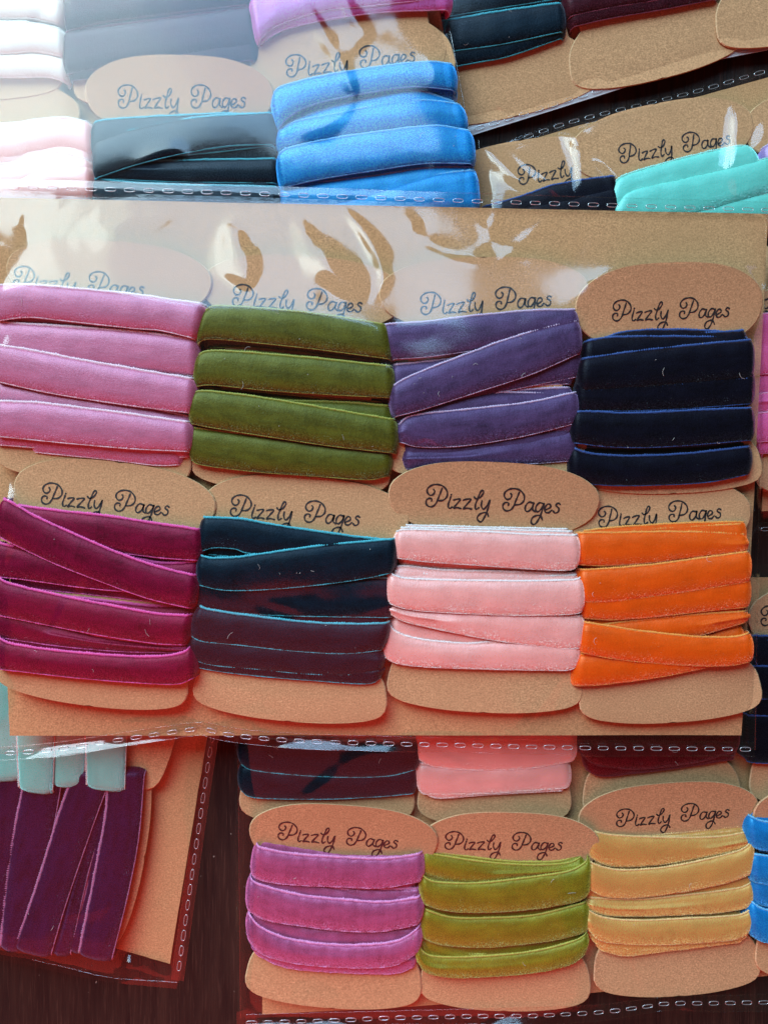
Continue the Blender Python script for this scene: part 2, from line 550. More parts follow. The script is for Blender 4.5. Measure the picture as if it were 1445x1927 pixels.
# ------------------------------------------------------------------ one turn of velvet ribbon
def make_turn(parent, origin, T, B, zt, zb, cname, fibres=900, pile=1.05, wave=0.0, sel=.55):
    selb = sel*.5
    """T/B: upper and lower edge in plan px; zt height of the base cloth on the front, zb at the back"""
    T = np.array(T, float); B = np.array(B, float)
    Tw = W(T[:, 0], T[:, 1], zt+pile)[:2].T
    Bw = W(B[:, 0], B[:, 1], zt+pile)[:2].T
    Lmm = np.linalg.norm((Tw[-1]+Bw[-1]-Tw[0]-Bw[0])/2)
    n = 160
    Tc = catmull(Tw, n); Bc = catmull(Bw, n)
    def at(s):                                  # s in 0..1
        f = np.clip(s, 0, 1)*(n-1)
        i = np.clip(f.astype(int), 0, n-2); t = (f-i)[:, None]
        return Tc[i]*(1-t)+Tc[i+1]*t, Bc[i]*(1-t)+Bc[i+1]*t
    r = 1.25/Lmm
    hz = (zt-zb)/2
    ph_e = math.pi*.86
    def path(step):
        na = max(8, int(hz*2.2/step))
        ph = np.linspace(ph_e, 0, na, endpoint=False)
        sl = r - r*np.sin(ph); zl = zt-hz+hz*np.cos(ph)
        nm = max(6, int((1-2*r)*Lmm/step))
        sm = np.linspace(r, 1-r, nm); zm = np.full(nm, zt)
        sr = (1-sl)[::-1]; zr = zl[::-1]
        s = np.concatenate([sl, sm, sr]); z = np.concatenate([zl, zm, zr])
        t, b_ = at(s)
        c = (t+b_)/2
        wv = (t-b_); wd = np.linalg.norm(wv, axis=1); wv = wv/wd[:, None]
        c3 = np.column_stack([c, z])
        tg = np.gradient(c3, axis=0); tg /= np.maximum(np.linalg.norm(tg, axis=1), 1e-9)[:, None]
        w3 = np.column_stack([wv, np.zeros(len(wv))])
        nr = np.cross(tg, w3)
        nr /= np.maximum(np.linalg.norm(nr, axis=1), 1e-9)[:, None]
        mid = nr[len(nr)//2, 2]
        if mid < 0:
            nr = -nr
        ds = np.concatenate([[0], np.cumsum(np.linalg.norm(np.diff(c3, axis=0), axis=1))])
        return c3, w3, nr, wd, ds, mid < 0
    # pile body
    c3, w3, nr, wd, ds, flip = path(.5)
    m = len(c3)
    jag = rng.normal(0, 1, (m, 2))
    pr = [(0, -.06), (0, .16), (.10, .32), (.38, .50), (.95, .72), (1.9, .92), (3.0, 1.0)]
    prof = [(-1, a, 0, h) for a, h in pr] + [(1, a, 0, h) for a, h in pr[::-1]]
    wob = .10*np.sin(ds*.35+random.random()*6)+.07*np.sin(ds*.9+random.random()*6)
    rows = []
    uvs = []
    und = wave*np.sin(ds*1.7+random.random()*6)
    for sd, ins, _, h in prof:
        half = wd/2-(sel if sd > 0 else selb)
        v = sd*(np.maximum(half-ins, .3))
        if ins < .3:
            v = v + sd*jag[:, 0 if sd < 0 else 1]*.055
        hh = h*pile*(1+wob*.5*(h > .5)) + (und if h >= 0 else und)
        rows.append(c3+w3*v[:, None]+nr*hh[:, None])
        uvs.append(np.stack([ds, v+half], 1))
    k_ = len(rows)
    V = np.stack(rows, 1).reshape(-1, 3)
    UV = np.stack(uvs, 1).reshape(-1, 2)
    i = np.arange(m-1)[:, None]*k_
    j = np.arange(k_)[None, :]
    j2 = (j+1) % k_
    Fq = np.stack([i+j, i+j2, i+k_+j2, i+k_+j], -1).reshape(-1, 4)
    if flip:
        Fq = Fq[:, ::-1]
    faces = Fq.tolist()
    # loose pile fibres, coloured lighter as if catching the light
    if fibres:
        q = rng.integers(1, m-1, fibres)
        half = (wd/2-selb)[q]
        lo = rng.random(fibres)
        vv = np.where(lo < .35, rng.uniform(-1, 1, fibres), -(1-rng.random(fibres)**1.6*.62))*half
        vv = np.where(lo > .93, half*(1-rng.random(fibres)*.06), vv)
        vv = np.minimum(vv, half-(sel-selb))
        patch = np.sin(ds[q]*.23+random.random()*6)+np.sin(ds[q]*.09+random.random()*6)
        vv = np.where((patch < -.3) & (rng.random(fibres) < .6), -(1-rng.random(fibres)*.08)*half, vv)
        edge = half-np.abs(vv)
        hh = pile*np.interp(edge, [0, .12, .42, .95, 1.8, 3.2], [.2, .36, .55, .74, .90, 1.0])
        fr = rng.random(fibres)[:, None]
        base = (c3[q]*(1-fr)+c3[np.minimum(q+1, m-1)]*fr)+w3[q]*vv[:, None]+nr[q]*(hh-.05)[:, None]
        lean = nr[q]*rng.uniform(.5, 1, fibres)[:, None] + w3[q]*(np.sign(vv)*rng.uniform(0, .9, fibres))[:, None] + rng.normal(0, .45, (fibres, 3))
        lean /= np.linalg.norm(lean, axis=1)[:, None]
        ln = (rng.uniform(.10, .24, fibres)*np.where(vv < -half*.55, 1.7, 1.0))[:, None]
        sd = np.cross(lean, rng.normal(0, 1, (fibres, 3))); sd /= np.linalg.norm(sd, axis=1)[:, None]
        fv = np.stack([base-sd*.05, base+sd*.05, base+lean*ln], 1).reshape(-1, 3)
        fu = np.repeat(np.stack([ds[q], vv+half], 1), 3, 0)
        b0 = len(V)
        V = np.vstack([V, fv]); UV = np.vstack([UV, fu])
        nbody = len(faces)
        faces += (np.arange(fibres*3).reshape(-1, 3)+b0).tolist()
    turn = mesh_obj('ribbon_turn', V, faces, VEL[cname], parent, origin, uv=UV)
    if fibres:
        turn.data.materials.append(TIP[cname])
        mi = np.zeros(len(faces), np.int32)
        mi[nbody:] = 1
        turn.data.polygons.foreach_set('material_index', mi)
    # selvedges: beaded woven edges
    c3, w3, nr, wd, ds, flip = path(.29)
    keep = np.ones(len(c3), bool)
    m = len(c3)
    und = wave*np.sin(ds*1.7+1)
    for sd in (-1, 1):
        sel_s = sel if sd > 0 else selb
        bead = np.where(np.arange(m) % 2 == 0, 1.1, .5)*(1+rng.normal(0, .14, m))*(.85+.25*np.sin(ds*.6+random.random()*6)*np.sin(ds*.23+random.random()*6))
        ctr = wd/2-sel_s*.55
        prof2 = [(-.62, .02), (-.25, .26), (.12, .30), (.45, .12), (.52, -.08)]
        rows = []
        for a, h in prof2:
            off = sd*(ctr+a*sel_s*(bead if a > 0 else 1))
            rows.append(c3+w3*off[:, None]+nr*((h*bead)+und+.02)[:, None])
        V = np.stack(rows, 1).reshape(-1, 3)
        UV = np.stack([np.stack([ds, np.full(m, a)], 1) for a, h in prof2], 1).reshape(-1, 2)
        kk = len(prof2)
        i = np.arange(m-1)[:, None]*kk; j = np.arange(kk-1)[None, :]
        Fq = np.stack([i+j, i+j+1, i+kk+j+1, i+kk+j], -1).reshape(-1, 4)
        if flip != (sd < 0):
            Fq = Fq[:, ::-1]
        mesh_obj('selvedge', V, Fq, SEL[cname], turn, origin, uv=UV)
    poly = np.vstack([Tc, Bc[::-1]])
    return poly, zt+pile

def make_lint(parent, origin, polys, count):
    V = []; F = []
    for _ in range(count):
        poly, z = random.choice(polys)
        n = len(poly)//2
        i = random.randrange(8, n-8)
        f = random.random()
        p = poly[i]*(1-f)+poly[2*n-1-i]*f
        L = random.choice([.25, .3, .5, 1.0, 1.6, 2.4])
        a = random.random()*6.28; cur = random.uniform(-1.6, 1.6)
        m = 7
        pts = []
        q = np.array([p[0], p[1], z+.12])
        for s in range(m):
            pts.append(q.copy())
            q = q+np.array([math.cos(a), math.sin(a), random.uniform(-.02, .06)])*L/m
            a += cur/m*2
        pts = np.array(pts)
        rad = .03 if L > .4 else .06
        b0 = len(V)
        for s in range(m):
            d = pts[min(s+1, m-1)]-pts[max(s-1, 0)]
            nn = np.array([-d[1], d[0], 0]); nn /= max(np.linalg.norm(nn), 1e-6)
            V += [pts[s]+nn*rad, pts[s]-nn*rad, pts[s]+np.array([0, 0, rad*1.5])]
        for s in range(m-1):
            for e in range(3):
                e2 = (e+1) % 3
                F.append((b0+s*3+e, b0+s*3+e2, b0+s*3+3+e2, b0+s*3+3+e))
    o = mesh_obj('lint', V, F, M_LINT, parent, origin)
    o['kind'] = 'stuff'
    return o

LAYER = 1.0
def underlay(turns):
    """the first turns wound on the card, lying under the ones that show"""
    vert = abs(turns[-1][1][-1][1]-turns[-1][1][0][1]) > abs(turns[-1][1][-1][0]-turns[-1][1][0][0])
    ax = 0 if vert else 1
    first = min((t[1] for t in turns), key=lambda p: np.mean([q[ax] for q in p]))
    last = max((t[2] for t in turns), key=lambda p: np.mean([q[ax] for q in p]))
    A = catmull(np.array(first, float), 5); B = catmull(np.array(last, float), 5)
    ins = 9
    for P in (A, B):
        dv = (P[-1]-P[0]); dv /= np.linalg.norm(dv)
        P[0] += dv*ins; P[-1] -= dv*ins
    nrm = (B-A)/np.linalg.norm(B-A, axis=1)[:, None]
    A = A+nrm*6; B = B-nrm*6
    n = max(1, int(round(np.linalg.norm(B-A, axis=1).mean()/76)))
    out = []
    for i in range(n):
        a = A+(B-A)*(i+.02)/n; b_ = A+(B-A)*(i+.99)/n
        out.append((-1.0, [tuple(q) for q in a], [tuple(q) for q in b_]))
    return out
def make_bobbin(spec, zpack):
    zc = zpack + 3.3 + spec.get('dz', 0)
    cx, ytop, Wt, Wb, L, ang = spec['card']
    org = W(cx, ytop+L/2, zpack)
    root = empty('ribbon_bobbin', org)
    tag(root, spec['label'], 'ribbon', spec['group'])
    card, poly, zmax = make_card(root, org, spec, zc)
    polys = []
    obst = [(poly[:, :2], zmax)]
    for (lay, T, B) in underlay(spec['turns']) + spec['turns']:
        p, z = make_turn(root, org, T, B, zc+1.3+lay*LAYER, zc-2.3-lay*.05, spec['color'], fibres=spec.get('fibres', 1500),
                         wave=spec.get('wave', 0), sel=spec.get('sel', .62))
        polys.append((p, z)); obst.append((p, z))
    if spec.get('lint', 6):
        top = [q for q, t in zip(polys[len(polys)-len(spec['turns']):], spec['turns']) if t[0] >= 1] or polys
        make_lint(root, org, top, spec.get('lint', 6))
    return obst

# ------------------------------------------------------------------ sleeves
def in_poly(px, py, poly):
    ins = np.zeros(px.shape, bool)
    x0, y0 = poly[-1]
    for x1, y1 in poly:
        c = ((y1 > py) != (y0 > py))
        with np.errstate(divide='ignore', invalid='ignore'):
            xi = (x0-x1)*(py-y1)/(y0-y1)+x1
        ins ^= c & (px < xi)
        x0, y0 = x1, y1
    return ins

def blur(h):
    p = np.pad(h, 1, mode='edge')
    return (p[:-2, 1:-1]+p[2:, 1:-1]+p[1:-1, :-2]+p[1:-1, 2:])/4

def vnoise(x, y, sc_, seed):
    r = np.random.default_rng(seed)
    g = r.normal(0, 1, (64, 64))
    x = x/sc_+1000; y = y/sc_+1000
    xi = np.floor(x).astype(int); yi = np.floor(y).astype(int)
    fx = x-xi; fy = y-yi
    fx = fx*fx*fx*(fx*(fx*6-15)+10); fy = fy*fy*fy*(fy*(fy*6-15)+10)
    a = g[xi % 64, yi % 64]; b_ = g[(xi+1) % 64, yi % 64]; c = g[xi % 64, (yi+1) % 64]; d = g[(xi+1) % 64, (yi+1) % 64]
    return a*(1-fx)*(1-fy)+b_*fx*(1-fy)+c*(1-fx)*fy+d*fx*fy

def seg_dist(X, Y, pl):
    d = np.full(X.shape, 1e9); tt = np.zeros(X.shape)
    n = len(pl)-1
    for i in range(n):
        a = pl[i]; b_ = pl[i+1]
        v = b_-a; L2 = (v**2).sum()
        t = np.clip(((X-a[0])*v[0]+(Y-a[1])*v[1])/L2, 0, 1)
        dd = np.hypot(X-a[0]-t*v[0], Y-a[1]-t*v[1])
        m = dd < d
        d[m] = dd[m]; tt[m] = (i+t[m])/n
    return d, tt

def make_film_grid(top, bot, z0, obst, step, seed, creases, relax=500, amp=.22, edge_z=.4, fine=14):
    t = W(*np.array(top, float).T, z0)[:2].T
    b_ = W(*np.array(bot, float).T, z0)[:2].T
    wmm = np.linalg.norm(np.diff(t, axis=0), axis=1).sum(); hmm = np.linalg.norm((t.mean(0)-b_.mean(0)))
    nx = int(wmm/step); ny = int(hmm/step)
    def res(p, n):
        p = np.array(p)
        c = np.concatenate([[0], np.cumsum(np.linalg.norm(np.diff(p, axis=0), axis=1))])
        u = np.linspace(0, c[-1], n)
        return np.stack([np.interp(u, c, p[:, 0]), np.interp(u, c, p[:, 1])], 1)
    tt = res(t, nx); bb = res(b_, nx)
    v = np.linspace(0, 1, ny)[:, None, None]
    G = tt[None]*(1-v)+bb[None]*v
    X = G[..., 0]; Y = G[..., 1]
    ob = np.full(X.shape, z0+edge_z)
    for poly, z in obst:
        lo = poly.min(0)-1; hi = poly.max(0)+1
        m = (X > lo[0]) & (X < hi[0]) & (Y > lo[1]) & (Y < hi[1])
        if not m.any():
            continue
        ins = np.zeros(X.shape, bool)
        ins[m] = in_poly(X[m], Y[m], poly[::4] if len(poly) > 80 else poly)
        ob[ins] = np.maximum(ob[ins], z+.12)
    bm = np.zeros(X.shape, bool)
    bm[0] = bm[-1] = True; bm[:, 0] = bm[:, -1] = True
    bz = z0+edge_z
    h = ob.copy()
    # spread the film over the high points, then let it pull taut
    from_max = ob.copy()
    for _ in range(14):
        p = np.pad(from_max, 1, mode='edge')
        from_max = np.maximum.reduce([p[1:-1, 1:-1], p[:-2, 1:-1], p[2:, 1:-1], p[1:-1, :-2], p[1:-1, 2:]])
    h = from_max
    h[bm] = bz
    for _ in range(relax):
        h = np.maximum(blur(h), ob)
        h[bm] = bz
    ed = np.minimum(np.minimum(np.arange(ny)[:, None], np.arange(ny)[::-1][:, None])*step*np.ones((1, nx)),
                    np.minimum(np.arange(nx)[None], np.arange(nx)[::-1][None])*step*np.ones((ny, 1)))
    ew = np.clip(ed/5, 0, 1)
    wr = vnoise(X, Y, 24, seed)*amp*1.5 + vnoise(X+Y*.6, Y, 11, seed+1)*amp*.35
    h = h + (wr+amp*.6)*ew
    h = np.maximum(h, ob+.02)
    h[~bm] += .3
    for _ in range(10):
        h2 = blur(h); h2[bm] = h[bm]; h = h2
    rc = random.Random(seed)
    creases = list(creases)
    xs = np.array(top+bot, float)
    for _ in range(fine):
        x = rc.uniform(xs[:, 0].min(), xs[:, 0].max()); y = rc.uniform(xs[:, 1].min(), xs[:, 1].max())
        if rc.random() < .6:
            y = rc.choice([xs[:, 1].min()+rc.uniform(5, 150), xs[:, 1].max()-rc.uniform(5, 110)])
        an = rc.uniform(0, 6.28); L = rc.uniform(40, 170); bd = rc.uniform(-.9, .9)
        creases.append(([(x, y), (x+L*.5*math.cos(an), y+L*.5*math.sin(an)), (x+L*math.cos(an+bd), y+L*math.sin(an+bd))], rc.uniform(.08, .3)*rc.choice([1, 1, -.7]), rc.uniform(.6, 1.2)))
    for pts, a, wd in creases:
        pl = W(*np.array(pts, float).T, z0+5)[:2].T
        pl = catmull(pl, 18)
        d, s = seg_dist(X, Y, pl)
        tp = np.sin(np.clip(s, .0, 1)*math.pi)
        wl = wd*(.45+.75*tp*(.6+.8*s))*(1+.22*vnoise(X, Y, 4.5, seed+9))
        h = h + a*np.exp(-(d/wl)**2)*tp**.7*np.clip(ed/2, 0, 1)*(1+.25*vnoise(X, Y, 6, seed+8))
    h2 = blur(h); h2[bm] = h[bm]; h = h2
    V = np.stack([X, Y, h], -1).reshape(-1, 3)
    i = np.arange(ny-1)[:, None]*nx; j = np.arange(nx-1)[None]
    F = np.stack([i+j, i+nx+j, i+nx+j+1, i+j+1], -1).reshape(-1, 4)
    return V, F, (tt, bb)

def weld_mesh(a, b_, wid, hgt):
    """small raised oval ring"""
    n, m = 20, 5
    V = []; F = []
    for i in range(n):
        t = i/n*2*math.pi
        ex = math.copysign(abs(math.cos(t))**.7, math.cos(t)); ey = math.copysign(abs(math.sin(t))**.7, math.sin(t))
        for j in range(m):
            p = j/m*2*math.pi
            rr = wid*math.cos(p)
            V.append(((a+rr)*ex, (b_+rr)*ey, hgt*math.sin(p)))
    for i in range(n):
        for j in range(m):
            F.append((i*m+j, ((i+1) % n)*m+j, ((i+1) % n)*m+(j+1) % m, i*m+(j+1) % m))
    me = bpy.data.meshes.new('weld_mark')
    me.from_pydata((np.array(V)*MM).tolist(), [], F)
    me.polygons.foreach_set('use_smooth', np.ones(len(me.polygons), bool))
    me.materials.append(M_WELD)
    return me
WELD = weld_mesh(1.30, .46, .10, .13)

def tube(V, F, pts, rad, m=6):
    pts = np.asarray(pts, float)
    d = np.gradient(pts, axis=0); d /= np.linalg.norm(d, axis=1)[:, None]
    s = np.stack([-d[:, 1], d[:, 0], np.zeros(len(d))], 1); s /= np.maximum(np.linalg.norm(s, axis=1), 1e-9)[:, None]
    u = np.cross(d, s)
    b0 = sum(len(x) for x in V)
    a = np.linspace(0, 2*math.pi, m, endpoint=False)
    R = pts[:, None]+(s[:, None]*np.cos(a)[None, :, None]+u[:, None]*np.sin(a)[None, :, None])*rad
    V.append(R.reshape(-1, 3))
    for i in range(len(pts)-1):
        for j in range(m):
            F.append((b0+i*m+j, b0+i*m+(j+1) % m, b0+(i+1)*m+(j+1) % m, b0+(i+1)*m+j))

def make_seam(root, org, line, z, width=30, pitch=36.5, zfun=None, start=.4, curl=0., mat=None):
    """welded strip with a row of oval weld marks; line in plan px"""
    p = catmull(np.array(line, float), 140)
    pw = np.stack([*(W(p[:, 0], p[:, 1], z)[:2])], 1)
    zz = np.full(len(pw), z) if zfun is None else zfun(p)
    L = np.linalg.norm(np.diff(pw, axis=0), axis=1); cum = np.concatenate([[0], np.cumsum(L)])
    d = np.gradient(pw, axis=0); d /= np.linalg.norm(d, axis=1)[:, None]
    nn = np.stack([-d[:, 1], d[:, 0]], 1)
    hw = width*K*(H-z)/2
    V = []; F = []
    u = np.linspace(-1, 1, 9)
    prof = .05*np.cos(u*math.pi)
    wv = .05*np.sin(cum*.21+1)+.03*np.sin(cum*.55)
    cz = curl*np.clip(.50+.45*np.sin(cum*.10+curl*3)+.16*np.sin(cum*.27+1), .05, 1.2)
    S = np.stack([np.column_stack([pw+nn*hw*a, zz+q+wv*(a*.8)+cz*((1-a)/2)**2]) for a, q in zip(u, prof)], 1)
    zz = zz+cz*.25
    m = len(u)
    V.append(S.reshape(-1, 3))
    for i in range(len(pw)-1):
        for j in range(m-1):
            F.append((i*m+j, (i+1)*m+j, (i+1)*m+j+1, i*m+j+1))
    tube(V, F, S[:, 0], .12); tube(V, F, S[:, -1], .12)
    seam = mesh_obj('seam', np.vstack(V), F, mat or M_SEAM, root, org)
    step = pitch*K*(H-z)
    s = step*start
    while s < cum[-1]-step*.3:
        x = np.interp(s, cum, pw[:, 0]); y = np.interp(s, cum, pw[:, 1]); zq = np.interp(s, cum, zz)
        i = min(np.searchsorted(cum, s), len(d)-1)
        o = bpy.data.objects.new('weld_mark', WELD)
        o.parent = seam
        o.location = (np.array([x, y, zq+.10])-org)*MM
        o.rotation_euler = (random.uniform(-.05, .05), random.uniform(-.04, .04), math.atan2(d[i, 1], d[i, 0]))
        o.scale = (random.uniform(.94, 1.05), random.uniform(.9, 1.08), 1)
        col.objects.link(o)
        s += step
    return seam

def make_pack(zpack, bobbins, sleeve, sheet):
    obst = []
    for b_ in bobbins:
        obst += make_bobbin(b_, zpack)
    # kraft backing sheet
    if sheet:
        c = np.array([W(x, y, zpack+.35) for x, y in sheet['poly']])
        org = c.mean(0); org[2] = zpack+.35
        nseg = 14
        rim = np.vstack([catmull(np.array([c[i], c[(i+1) % len(c)]]), nseg)[:-1] for i in range(len(c))])
        rim[:, :2] += rng.normal(0, .03, (len(rim), 2))
        n = len(rim)
        V = np.vstack([rim+[0, 0, .2], rim-[0, 0, .2], [c.mean(0)+[0, 0, .2]], [c.mean(0)-[0, 0, .2]]])
        F = [(i, (i+1) % n, 2*n) for i in range(n)]+[(n+(i+1) % n, n+i, 2*n+1) for i in range(n)]+[(i, n+i, n+(i+1) % n, (i+1) % n) for i in range(n)]
        o = mesh_obj('backing_sheet', V, F, M_SHEET, None, org, smooth=False)
        tag(o, sheet['label'], 'backing sheet', 'kraft backing sheets in the sleeves')
    # sleeve
    top, bot = sleeve['top'], sleeve['bot']
    allp = np.array(top+bot, float)
    org = W(*allp.mean(0), zpack)
    root = empty('plastic_sleeve', org)
    tag(root, sleeve['label'], 'plastic sleeve', 'clear plastic sleeves of ribbon')
    V, F, (tt, bb) = make_film_grid(top, bot, zpack, obst, sleeve.get('step', .8), sleeve['seed'], sleeve.get('creases', []),
                                    sleeve.get('relax', 500), sleeve.get('amp', .22), sleeve.get('edge_z', .4), sleeve.get('fine', 14))
    mesh_obj('front_film', V, F, M_FILM, root, org)
    nb = 24
    tq = tt[np.linspace(0, len(tt)-1, nb).astype(int)]; bq = bb[np.linspace(0, len(bb)-1, nb).astype(int)]
    Vb = np.vstack([np.column_stack([tq, np.full(nb, zpack-.05)]), np.column_stack([bq, np.full(nb, zpack-.05)])])
    Fb = [(i, nb+i, nb+i+1, i+1) for i in range(nb-1)]
    mesh_obj('back_film', Vb, Fb, M_BACKFILM, root, org)
    for s in sleeve.get('seams', []):
        make_seam(root, org, s['line'], zpack+s.get('dz', .7), s.get('width', 30), s.get('pitch', 36.5), curl=s.get('curl', 0.), mat=M_LIT_HAZE if s.get('milky') else None)
    for f in sleeve.get('folds', []):
        p = catmull(np.array(f, float), 60)
        pw = np.column_stack([*(W(p[:, 0], p[:, 1], zpack+.5)[:2]), np.full(60, zpack+.45)])
        V = []; F = []
        tube(V, F, pw, .22, 8)
        mesh_obj('side_fold', np.vstack(V), F, M_SEAM, root, org)

# ------------------------------------------------------------------ the table
def make_table():
    V = []
    for z in (0, -25):
        V += [(-420, -420, z), (420, -420, z), (420, 420, z), (-420, 420, z)]
    F = [(0, 1, 2, 3), (7, 6, 5, 4), (0, 4, 5, 1), (1, 5, 6, 2), (2, 6, 7, 3), (3, 7, 4, 0)]
    o = mesh_obj('table_top', V, F, wood(), None, (0, 0, 0), smooth=False)
    o['kind'] = 'structure'
    o['label'] = 'dark brown wooden table top with straight grain'
make_table()
G_MAIN = 'ribbon bobbins in the top sleeve'
G_LOW = 'ribbon bobbins in the sleeve lying on the table at the bottom'
G_TL = 'ribbon bobbins in the sleeve under the window reflection'
G_TR = 'ribbon bobbins in the slanted sleeves'
G_BL = 'ribbon bobbins lying sideways'
G_R = 'ribbon bobbins in the sleeve on the right'

